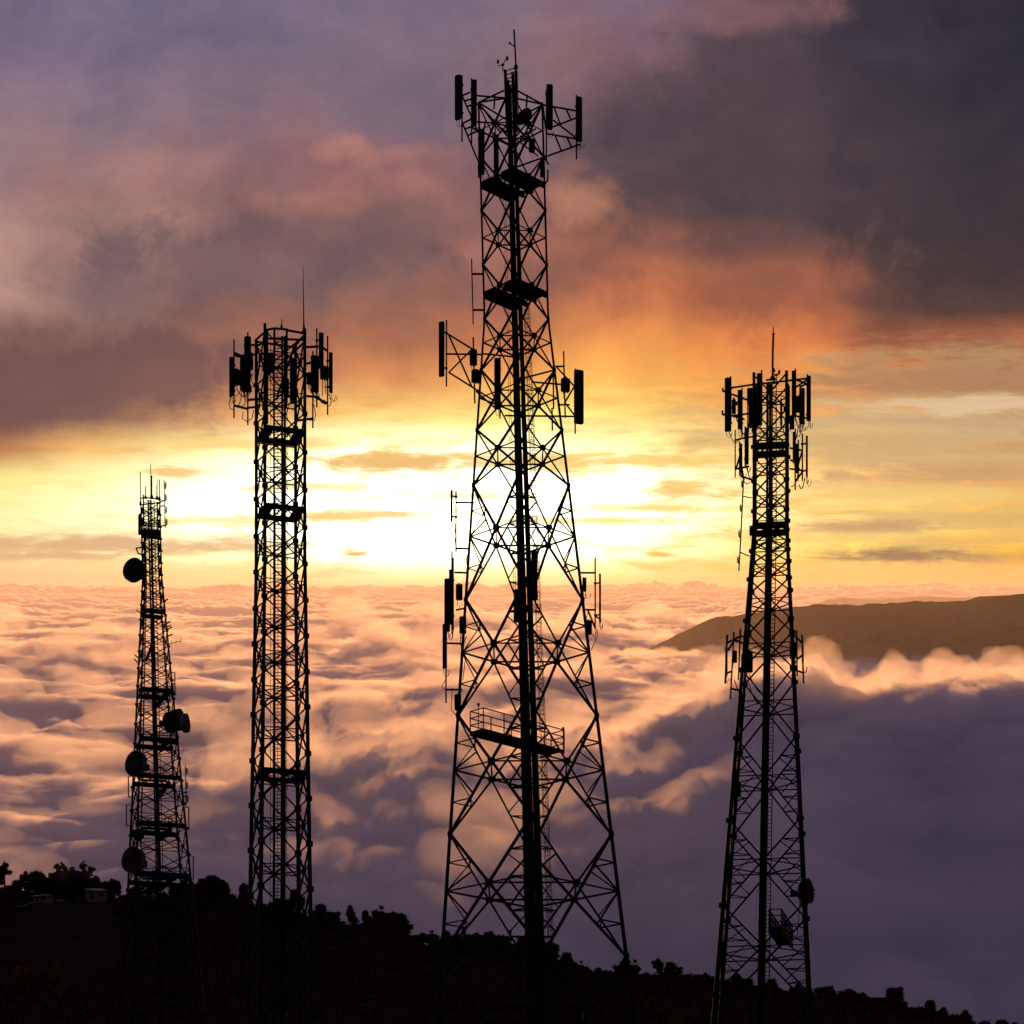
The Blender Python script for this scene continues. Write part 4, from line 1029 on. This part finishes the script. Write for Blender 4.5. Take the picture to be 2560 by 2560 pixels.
MS.cables(lambda p: 8 - max(0, p - 2000) * .002, -14, 840, 2900, lambda p: 12, 5, lambda p: 1.5, 11)
MS.cables(lambda p: -15, -8, 830, 2900, lambda p: 6, 3, lambda p: 1.3, 12)
# crown ring
MS.frame([(638, 851, 34, 669, 824, -60), (669, 824, -60, 686, 821, -67), (686, 821, -67, 720, 824, -60), (720, 826, -60, 764, 834, -34), (764, 834, -34, 735, 868, 67), (735, 868, 67, 638, 854, 34),
          (638, 868, 34, 668, 850, -66), (668, 846, -66, 764, 850, -34), (764, 852, -34, 735, 880, 60), (686, 821, -67, 686, 900, -67), (717, 824, -60, 716, 1020, -60), (735, 868, 67, 690, 1000, 30), (668, 824, -66, 668, 1060, -66)], 2.8, 'head_frame')
MS.frame([(585, 888, -20, 601, 888, -20), (611, 864, -20, 640, 862, 20), (586, 1014, -20, 618, 1022, -20), (618, 1000, -20, 668, 996, 0), (618, 1020, -20, 650, 1016, 10), (586, 882, -20, 620, 898, 0), (600, 890, 0, 640, 886, 30), (585, 888, -20, 602, 892, -10)], 3.0)
MS.frame([(764, 868, -34, 800, 866, -20), (808, 870, -20, 820, 878, -20), (782, 990, -20, 818, 1008, -20), (764, 990, -34, 790, 992, -20), (740, 1052, 40, 782, 1046, -10), (764, 910, -34, 782, 905, -20), (790, 990, -20, 815, 1010, -20)], 3.0)
GS = 'panel antennas on the crown of the second mast'
panel(MS, 578, 894, 990, 11, -24, -35, 'outermost left panel antenna on the crown of the second mast', GS, (585, 849, 1045))
panel(MS, 619, 843, 928, 17, -24, 0, 'tallest standing left panel antenna on the crown of the second mast', GS, (619.5, 831, 1062))
panel(MS, 606, 888, 975, 12, 10, -10, 'panel antenna between the two left poles on the crown of the second mast', GS, None)
panel(MS, 803, 833, 921, 12, -24, 15, 'teal panel antenna on the right of the crown of the second mast', GS, (792, 821, 1018), mat=teal)
panel(MS, 827, 882, 981, 10, -24, 40, 'outermost right panel antenna on the crown of the second mast', GS, (819, 840, 1037))
panel(MS, 787, 891, 979, 20, -10, 10, 'broad panel antenna below and left of the teal one on the second mast', GS, (782, 878, 1070))
panel(MS, 730, 896, 1005, 11, -62, 5, 'panel antenna in the middle of the crown of the second mast', GS, None)
panel(MS, 678, 884, 930, 18, -64, -5, 'short panel antenna on the left front leg in the crown of the second mast', GS, None)
GT = 'radio units on the crown of the second mast'
radio(MS, 575, 600, 926, 962, -16, 'radio unit at the outer left, under the crown panels of the second mast', GT, -20)
radio(MS, 602, 628, 922, 966, -10, 'larger radio unit nearer the mast, under the left crown panels', GT, 5)
radio(MS, 614, 634, 884, 922, 0, 'radio unit behind the tall left panel antenna of the second mast', GT, 5)
radio(MS, 705, 723, 948, 982, -66, 'radio unit in the middle of the crown of the second mast', GT, 0)
radio(MS, 800, 822, 918, 947, -16, 'radio unit under the teal panel antenna of the second mast', GT, 15)
radio(MS, 766, 786, 934, 960, -10, 'radio unit against the right leg in the crown of the second mast', GT, 10)
radio(MS, 604, 630, 966, 978, 0, 'flat radio unit lowest in the left part of the crown', GT, 0)
whip(MS, [(760, 832), (759, 790), (758, 664)], 2.4, 'long tapering whip antenna on the right corner of the second mast', None, -34, r2=.5, extra=lambda t, T: [m_.build('cone', galv, t) for m_ in [(lambda q_: (q_.lathe(T.at(760, 834, -34), (0, 0, 1), [(0, T.w(6)), (T.w(12), T.w(3.4)), (T.w(20), T.w(2.2))], 10), q_)[1])(MB())]])
whip(MS, [(704, 820), (705, 798)], 1.2, 'short rod on top of the crown of the second mast', None, -60)
for pts in ([(578, 992), (572, 1008), (576, 1022), (586, 1024)], [(600, 962), (604, 990), (598, 1012), (588, 1016)], [(606, 975), (614, 998), (612, 1012), (600, 1018)], [(608, 1030), (606, 1046), (618, 1054), (630, 1046), (634, 1026)], [(822, 985), (828, 1000), (826, 1014), (818, 1016)], [(806, 946), (806, 990)], [(812, 946), (814, 985)], [(784, 1010), (789, 1036), (786, 1052), (778, 1050)]):
    m = MB(); m.tube([MS.at(x, y, -22) for x, y in pts], MS.w(1.1), 5); m.build('feeder_loop', blackm, MS.root)

# ================================================================= right mast
def axR(p): return 1927 - max(0, p - 1330) * .0155
def hR(p): return 57.0 if p <= 1330 else 57.0 + (p - 1330) * .0885
bR = [960, 1030, 1085, 1150, 1205, 1265, 1320, 1365, 1413, 1463, 1515, 1565, 1617, 1690, 1762, 1862, 1968, 2068, 2178, 2282, 2390, 2500, 2620, 2750]
bR = [952, 1040, 1130, 1215, 1290, 1340, 1390, 1462, 1566, 1690, 1862, 2068, 2280, 2500, 2730, 2960]
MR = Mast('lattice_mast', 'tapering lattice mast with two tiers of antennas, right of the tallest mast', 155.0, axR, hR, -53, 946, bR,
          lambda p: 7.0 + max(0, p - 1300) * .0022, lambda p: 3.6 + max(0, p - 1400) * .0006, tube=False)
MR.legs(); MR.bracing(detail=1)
MR.strip_platform(1122, 1, .30, 4, .018); MR.strip_platform(1320, 1, .30, 4, .018)
for p in (1122, 1320):
    for k_ in (0, 2):
        m = MB()
        A, B = MR.node(k_, p), MR.node((k_ + 1) % 4, p); up = Vector((0, 0, MR.w(12)))
        m.bar(A + up, B + up, MR.w(2)); m.bar(A + up * .5, B + up * .5, MR.w(2))
        for f_ in np.linspace(0, 1, 9): P = A + (B - A) * f_; m.bar(P, P + up, MR.w(2.4))
        m.build('railing', steel, MR.root)
MR.cables(lambda p: -3 - (p - 950) * .0022, -22, 960, 2900, lambda p: 15 + (p - 950) * .002, 7, lambda p: 2.0, 21)
MR.ladder(lambda p: 8, -6, 955, 2900, 11, 10, 2.2)
MR.cables(lambda p: -hR(p) * .72, 0, 1180, 2900, lambda p: 2, 1, lambda p: 1.2, 22)
MR.cables(lambda p: hR(p) * .72, 10, 1180, 2900, lambda p: 2, 1, lambda p: 1.2, 23)
MR.frame([(1812, 972, -60, 1886, 961, -50), (1886, 961, -50, 1960, 953, -40), (1960, 953, -40, 2024, 945, -30), (2024, 945, -30, 1980, 975, 80), (1828, 985, -50, 1880, 1004, 40), (1990, 949, -30, 2022, 962, -30), (1812, 1034, -60, 1860, 1048, 30), (1828, 1040, -60, 1900, 1030, -40), (1990, 1040, -30, 2020, 1046, -30),
          (1807, 970, -62, 1807, 978, -62), (1807, 978, -62, 1816, 979, -60), (1806, 1026, -62, 1806, 1036, -62), (1806, 1036, -62, 1816, 1038, -60), (1830, 1020, -40, 1844, 1005, -10), (1834, 995, -40, 1842, 1012, -10), (2000, 968, 0, 2018, 958, -20), (1915, 950, -40, 1942, 948, -40), (1935, 948, -40, 1935, 960, -40)], 2.4, 'head_frame')
MR.frame([(1838, 1101, -40, 1866, 1093, -20), (1838, 1173, -40, 1872, 1166, -20), (1866, 1093, -20, 1884, 1092, 0), (1840, 1172, -40, 1854, 1126, -20), (1975, 1120, 20, 2006, 1126, -10), (1975, 1172, 20, 2006, 1176, -10), (2006, 1126, -10, 1996, 1160, 10), (1852, 1190, 0, 1880, 1200, 0), (1988, 1204, 0, 2006, 1180, -10), (1996, 1160, 10, 1976, 1150, 20), (1850, 1140, -20, 1858, 1190, 0)], 2.4)
GQ = 'panel antennas on the top tier of the right mast'
panel(MR, 1820, 946, 1077, 16, -62, -15, 'outermost left panel antenna, tilted slightly, on the top tier of the right mast', GQ, (1827, 941, 1060))
panel(MR, 1849, 976, 1072, 10, -20, 0, 'second panel antenna from the left on the top tier of the right mast', GQ, (1855, 970, 1092))
panel(MR, 1876, 972, 1068, 17, 40, 0, 'third panel antenna from the left on the top tier of the right mast', GQ, (1882, 972, 1080))
panel(MR, 1899, 935, 1036, 14, -50, 0, 'panel antenna standing highest left of the rod on the right mast', GQ, (1904, 925, 1040))
panel(MR, 1985, 928, 1042, 11, -38, 10, 'panel antenna standing highest right of the rod on the right mast', GQ, (1988.5, 922, 1050))
panel(MR, 2023, 940, 1052, 9, -30, 30, 'outermost right panel antenna on the top tier of the right mast', GQ, (2018, 936, 1052))
panel(MR, 2007, 971, 1060, 10, -10, 20, 'second panel antenna from the right on the top tier of the right mast', GQ, (2000, 962, 1081))
panel(MR, 1969, 966, 1058, 12, 60, 0, 'panel antenna on the far side of the top tier, behind the highest right one', GQ, None)
panel(MR, 1953, 1006, 1062, 6, 50, 0, 'short slim panel antenna right of the ladder, inside the top tier', GQ, (1953, 996, 1070), cable=False)
panel(MR, 1887, 982, 1072, 14, 20, 10, 'panel antenna against the left legs inside the top tier', GQ, None)
GM = 'antennas on the second tier of the right mast'
panel(MR, 1868, 1070, 1160, 8, -24, -10, 'panel antenna nearest the left legs on the second tier of the right mast', GM, (1863, 1066, 1170))
panel(MR, 1853, 1110, 1180, 6, -20, -10, 'small panel antenna between thin pole and left legs, second tier of right mast', GM, (1849, 1104, 1190))
panel(MR, 2017, 1090, 1192, 6, -12, 40, 'outermost right panel antenna on the second tier of the right mast', GM, (2006, 1084, 1202))
panel(MR, 1991, 1110, 1182, 8, 0, 20, 'panel antenna nearest the right legs on the second tier of the right mast', GM, (1996, 1100, 1190))
panel(MR, 1984, 1080, 1150, 5, 30, 20, 'slim panel antenna behind the right legs on the second tier of the right mast', GM, (1988, 1072, 1225))
whip(MR, [(1838, 1194), (1838, 1075)], 1.6, 'thin pole antenna farthest left on the second tier of the right mast', None, -40, mount=False)
GU = 'radio units on the right mast'
radio(MR, 1829, 1840, 1000, 1034, -30, 'radio unit behind the outermost left panel antenna of the right mast', GU, 0)
radio(MR, 1890, 1906, 1036, 1062, -46, 'radio unit below the highest left panel antenna of the right mast', GU, 0)
radio(MR, 1988, 2002, 992, 1030, -30, 'radio unit beside the highest right panel antenna of the right mast', GU, 10)
radio(MR, 1870, 1890, 1012, 1058, -10, 'radio unit over the left legs inside the top tier of the right mast', GU, 0)
radio(MR, 1974, 1986, 1040, 1072, -20, 'radio unit over the right legs below the top tier', GU, 0)
radio(MR, 1873, 1886, 1316, 1338, -40, 'radio unit on the left end of the lower platform of the right mast', GU, 0)
radio(MR, 1830, 1843, 1628, 1656, -30, 'small radio unit on the left pole of the middle cluster on the right mast', GU, 0)
radio(MR, 1852, 1866, 1636, 1676, -10, 'radio unit against the outer left leg in the middle cluster of the right mast', GU, 0)
radio(MR, 1864, 1882, 1628, 1680, 30, 'largest radio unit, over the left legs in the middle cluster of the right mast', GU, 10)
radio(MR, 1974, 1990, 1606, 1646, -10, 'radio unit over the right legs in the middle cluster of the right mast', GU, 10)
radio(MR, 1838, 1852, 1955, 1990, 0, 'radio unit on the left legs well below the middle cluster of the right mast', GU, 10)
GK = 'pole antennas in the middle cluster of the right mast'
for x0, y0, x1, y1, r_, lb in ((1818, 1587, 1813, 1709, 2.4, 'leftmost pole antenna in the middle cluster of the right mast'), (1835, 1580, 1826, 1748, 2.0, 'second pole antenna from the left in the middle cluster of the right mast'),
        (1851, 1572, 1846, 1700, 2.0, 'pole antenna nearest the left legs in the middle cluster of the right mast'), (1991.5, 1576, 1993, 1690, 2.0, 'pole antenna nearest the right legs in the middle cluster of the right mast'),
        (2005, 1587, 2009, 1708, 2.2, 'rightmost pole antenna in the middle cluster of the right mast')):
    whip(MR, [(x1, y1), (x0, y0)], r_, lb, GK, -30, 'pole_antenna', 'pole antenna', mount=False)
panel(MR, 1816, 1618, 1690, 6, -34, -30, 'slim panel antenna on the leftmost pole of the middle cluster', GK, None, cable=True)
panel(MR, 2007, 1614, 1660, 5, -34, 30, 'slim panel antenna on the rightmost pole of the middle cluster', GK, None, cable=True)
MR.frame([(1818, 1607, -30, 1852, 1590, -60), (1834, 1600, -30, 1858, 1608, 0), (1814, 1684, -30, 1830, 1678, -20), (1820, 1626, -30, 1834, 1604, -30), (1858, 1590, 0, 1851, 1592, -30), (1985, 1588, 0, 2006, 1608, -30), (1978, 1672, 0, 2008, 1682, -30), (1830, 1722, -30, 1848, 1726, 0), (1848, 1676, -30, 1860, 1672, 0), (1990, 1670, -30, 1980, 1668, 10), (1993, 1648, -30, 2006, 1638, -30)], 2.6)
def dip(t, T, ys, x_of, d, sgn=1):
    for y in ys:
        m = MB(); x = x_of(y); m.bar(T.at(x, y, d), T.at(x + sgn * 3, y, d), T.w(1.4)); m.tube([T.at(x + sgn * 3, y - 9, d), T.at(x + sgn * 3, y + 9, d)], T.w(1.4), 6); m.tube([T.at(x + sgn * 5.5, y - 6, d), T.at(x + sgn * 5.5, y + 6, d)], T.w(.8), 5); m.build('dipole', galv, t)
whip(MR, [(1847, 1427), (1850, 1380), (1855, 1280), (1859, 1195)], 1.7, 'long drooping dipole antenna on two stays left of the right mast', None, -30, 'dipole_antenna', 'dipole antenna', mount=False,
     extra=lambda t, T: dip(t, T, (1210, 1270, 1335, 1400), lambda y: 1859 - (y - 1195) * .052, -30, -1))
MR.frame([(1859, 1241, -30, 1880, 1245, -20), (1851, 1381, -30, 1874, 1391, -20)], 1.4)
whip(MR, [(1931.5, 948), (1932, 880), (1933.5, 834)], 2.6, 'lightning rod with a knob on top of the right mast', None, -40, 'lightning_rod', 'lightning rod', extra=lambda t, T: [m_.build('knob', galv, t) for m_ in [(lambda q_: (q_.lathe(T.at(1933.3, 838, -40), (0, 0, 1), [(0, T.w(1.5)), (T.w(3), T.w(4)), (T.w(6), T.w(1.5)), (T.w(22), T.w(.9))], 10), q_)[1])(MB())]])
twin(MR, 1941, 941, 1935, 926, 1948, 930, -38, 'forked twin warning lamp beside the lightning rod of the right mast')
dish(MR, 2016, 2228, 30, 20, 62, 4, 'dish antenna facing right on the lower right leg of the right mast', None, .62, feed=.45)
walkway(MR, 'walkway', (1938, 2316, -110), (1966, 2364, 110), 30, 46, None, 3, 8, 12)
whip(MR, [(1993, 2340), (1997, 2290), (1999, 2240)], .9, 'thin loose cable line below the dish on the right mast', None, 0, 'hanging_cable', 'cable', mount=False)

# jumper cables sagging between the panels and radios of the two crowns
rj = random.Random(44)
for T, spots, d_ in ((MS, [(590, 968, 618, 985), (626, 930, 640, 962), (640, 986, 662, 1000), (668, 935, 690, 965), (700, 985, 728, 1008), (724, 1006, 700, 1040), (772, 962, 790, 982), (796, 982, 812, 1000), (640, 1008, 655, 1040), (760, 1020, 782, 1046), (690, 930, 706, 950)], -40),
                     (MR, [(1822, 1078, 1850, 1095), (1838, 1036, 1856, 1050), (1852, 1074, 1872, 1086), (1880, 1070, 1898, 1098), (1900, 1062, 1918, 1090), (1936, 1000, 1952, 1030), (1956, 1064, 1972, 1090), (1988, 1044, 2004, 1062), (1996, 1062, 1984, 1100), (2008, 1060, 1990, 1086), (1866, 1162, 1882, 1190), (1852, 1180, 1874, 1205), (1996, 1184, 1978, 1215), (2012, 1194, 1998, 1212), (1836, 1700, 1860, 1735), (1850, 1680, 1868, 1700), (1990, 1650, 1978, 1690), (1872, 1684, 1905, 1735), (1868, 1690, 1898, 1760)], -40)):
    for x0, y0, x1, y1 in spots:
        sag = rj.uniform(8, 20); P = [T.at(x0 + (x1 - x0) * f, y0 + (y1 - y0) * f + sag * 4 * f * (1 - f), d_ + 30 * f) for f in np.linspace(0, 1, 8)]
        m = MB(); m.tube(P, T.w(rj.uniform(.9, 1.5)), 5); m.build('feeder_loop', blackm, T.root)

# ================================================================= far left mast, much farther off
def axL(p): return 377 + (p - 1300) * .0235
def hL(p): return 29.0 if p <= 1440 else 29.0 + (p - 1440) * .0868
bL = [1262, 1292, 1322, 1352, 1382, 1412, 1442, 1474, 1508, 1544, 1582, 1622, 1664, 1708, 1754, 1802, 1852, 1904, 1960, 2018, 2080, 2146, 2216, 2290, 2370, 2455, 2545, 2640]
ML = Mast('lattice_mast', 'slender lattice mast with round dishes, farthest left and farthest away', 312.0, axL, hL, -28, 1246, bL,
          lambda p: 3.4 + max(0, p - 1400) * .0028, lambda p: 2.0 + max(0, p - 1500) * .0006, tube=False)
ML.legs(); ML.bracing(detail=0)
ML.strip_platform(1332, 1, .40, 4.5)
for p in (1532, 1732, 1856, 1950, 2070, 2196): ML.strip_platform(p, 1, .13, 4)
ML.ladder(lambda p: 6, 0, 1250, 2600, 7, 7, 1.6)
ML.cables(lambda p: -2, -6, 1250, 2600, lambda p: 10 + max(0, p - 1500) * .006, 6, lambda p: 1.1, 31)
ML.cables(lambda p: hL(p) * -.5, 10, 1340, 2600, lambda p: 4, 2, lambda p: .9, 32)
# stair flights zig-zagging between decks and inner railings
for (xa, ya, xb, yb) in ((366, 1650, 380, 1612), (392, 1765, 414, 1735), (398, 1875, 420, 1852), (398, 1990, 424, 1955), (398, 2098, 428, 2072), (402, 2222, 432, 2196), (404, 2350, 440, 2320)):
    m = MB()
    for o_ in (-1, 0, 1): m.bar(ML.at(xa, ya + o_ * 3, -10), ML.at(xb, yb + o_ * 3, -10), ML.w(3.2), ML.w(8))
    m.build('stair', steel, ML.root)
for (xa, xb, y, n_) in ((410, 438, 1733, 6), (352, 416, 1950, 9), (398, 446, 1856, 7), (352, 430, 2070, 9), (356, 440, 2196, 10), (348, 400, 1332, 6)):
    m = MB()
    for dz_ in (9, 18, 26): m.bar(ML.at(xa, y - dz_, -30), ML.at(xb, y - dz_ + 2, 10), ML.w(1.5))
    for i in range(n_ + 1): x = xa + (xb - xa) * i / n_; d_ = -30 + 40 * i / n_; m.bar(ML.at(x, y + 2, d_), ML.at(x, y - 26, d_), ML.w(1.4))
    m.bar(ML.at(xa, y, -30), ML.at(xb, y + 3, 10), ML.w(7), ML.w(5)); m.build('railing', steel, ML.root)
ML.frame([(351, 1246, 14, 364, 1244, -20), (364, 1244, -20, 384, 1246, -26), (384, 1246, -26, 402, 1250, -14), (402, 1256, -14, 352, 1262, 14), (347, 1288, 0, 352, 1284, 10), (347, 1288, 0, 347, 1336, 0), (347, 1336, 0, 354, 1336, 10), (350, 1286, 0, 350, 1336, 0),
          (402, 1254, -14, 410, 1251, -14), (402, 1266, -14, 410, 1264, -14), (402, 1316, -14, 413, 1313, -14), (340, 1371, 0, 354, 1368, 10), (340, 1371, 0, 346, 1384, 0), (346, 1384, 0, 360, 1387, 10)], 1.7, 'head_frame')
GX_ = 'whip antennas on top of the far left mast'
for x, y0, y1, r_, lb in ((351, 1181, 1262, 1.2, 'leftmost whip antenna on top of the far left mast'), (364, 1216, 1246, 1.2, 'short whip antenna, second from the left on top of the far left mast'), (377, 1161, 1246, .9, 'longest whip antenna on top of the far left mast'),
        (379.5, 1189, 1246, 1.7, 'thick whip antenna beside the longest one on the far left mast'), (391, 1213, 1248, .9, 'thin short whip antenna right of the thick one on the far left mast'), (394.5, 1198, 1248, .8, 'thin long whip antenna right of the thick one on the far left mast'), (399, 1199, 1250, 1.2, 'whip antenna on the right corner of the far left mast')):
    whip(ML, [(x, y1), (x - .3, y0)], r_, lb, GX_, -10)
whip(ML, [(413, 1320), (411.5, 1260), (410, 1200)], 1.2, 'stacked dipole antenna right of the top of the far left mast', None, -14, 'dipole_antenna', 'dipole antenna', mount=False, extra=lambda t, T: dip(t, T, (1214, 1244, 1275, 1306), lambda y: 410 + (y - 1200) * .025, -14, 1))
whip(ML, [(465.5, 2020), (463, 1912)], 1.1, 'stacked dipole antenna right of the lower half of the far left mast', None, -30, 'dipole_antenna', 'dipole antenna', mount=False, extra=lambda t, T: dip(t, T, (1928, 1963, 1998), lambda y: 463 + (y - 1912) * .023, -30, 1))
GD = 'dish antennas on the far left mast'
dish(ML, 336, 1426, 29, -10, -24, 4, 'uppermost round dish left of the far left mast', GD, .5, feed=.1)
dish(ML, 444, 1800, 26, 5, 72, 3, 'dish nearer the leg in the pair on the right of the far left mast', GD, .75, rim_mat=None)
dish(ML, 463, 1808, 23, -10, 80, 2, 'pale-rimmed outer dish in the pair on the right of the far left mast', GD, .55, rim_mat=shroud)
dish(ML, 425, 1806, 25, 20, 60, 0, 'dark dish behind the pair on the right leg of the far left mast', GD, .5)
dish(ML, 341, 1910, 31, -36, -36, 3, 'large dish with a pale rim left of the middle of the far left mast', GD, .55, rim_mat=shroud)
dish(ML, 346, 2087, 15, -44, -30, 3, 'small dish above the lowest large one on the far left mast', GD, .5)
dish(ML, 335, 2151, 32, -50, -32, 3, 'lowest large dish with a pale rim left of the far left mast', GD, .6, rim_mat=shroud)
GB = 'bracketed pole antennas on the far left mast'
for x, y0, y1, xl, lb in ((321, 1941, 1993, 330, 'pole antenna in a bracket left of the leg under the middle dish, far left mast'), (316, 2012, 2065, 325, 'pole antenna in a bracket left of the leg above the small dish, far left mast'), (472, 2019, 2073, 464, 'pole antenna in a bracket right of the leg under the right dipole, far left mast'),
        (483, 2141, 2198, 475, 'lowest pole antenna in a bracket right of the leg, far left mast'), (437, 1682, 1731, 430, 'pole antenna in a bracket above the right railing, far left mast')):
    t = whip(ML, [(x, y1), (x, y0)], 1.5, lb, GB, -10, 'pole_antenna', 'pole antenna', mount=False)
    for y in (y0, y1):
        m = MB(); m.bar(ML.at(x, y, -10), ML.at(xl, y - 1, -6), ML.w(2)); m.build('bracket', galv, t)
for x0, y0, x1, y1 in ((341, 1526, 352, 1532), (337, 1637, 346, 1645), (336, 1648, 344, 1656), (411, 1502, 420, 1498), (417, 1558, 426, 1554), (417, 1567, 428, 1564), (419, 1573, 430, 1568), (421, 1590, 432, 1585), (458, 1982, 469, 1980), (460, 1992, 470, 1990)):
    m = MB(); m.bar(ML.at(x0, y0, -10), ML.at(x1, y1, -14), ML.w(2.6)); m.build('stub_arm', steel, ML.root)
yb = ML.at(422, 1610, -10); t = thing('yagi_antenna', 'small yagi antenna pointing right from the far left mast', 'yagi antenna', tuple(yb))
m = MB(); m.bar(yb, ML.at(453, 1602, -14), ML.w(1.4)); m.build('boom', galv, t)
for x, y, l in ((428, 1609, 8), (440, 1605.5, 8), (452.5, 1602, 8)):
    m = MB(); m.bar(ML.at(x, y - l, -12), ML.at(x, y + l, -12), ML.w(.9)); m.build('element', galv, t)
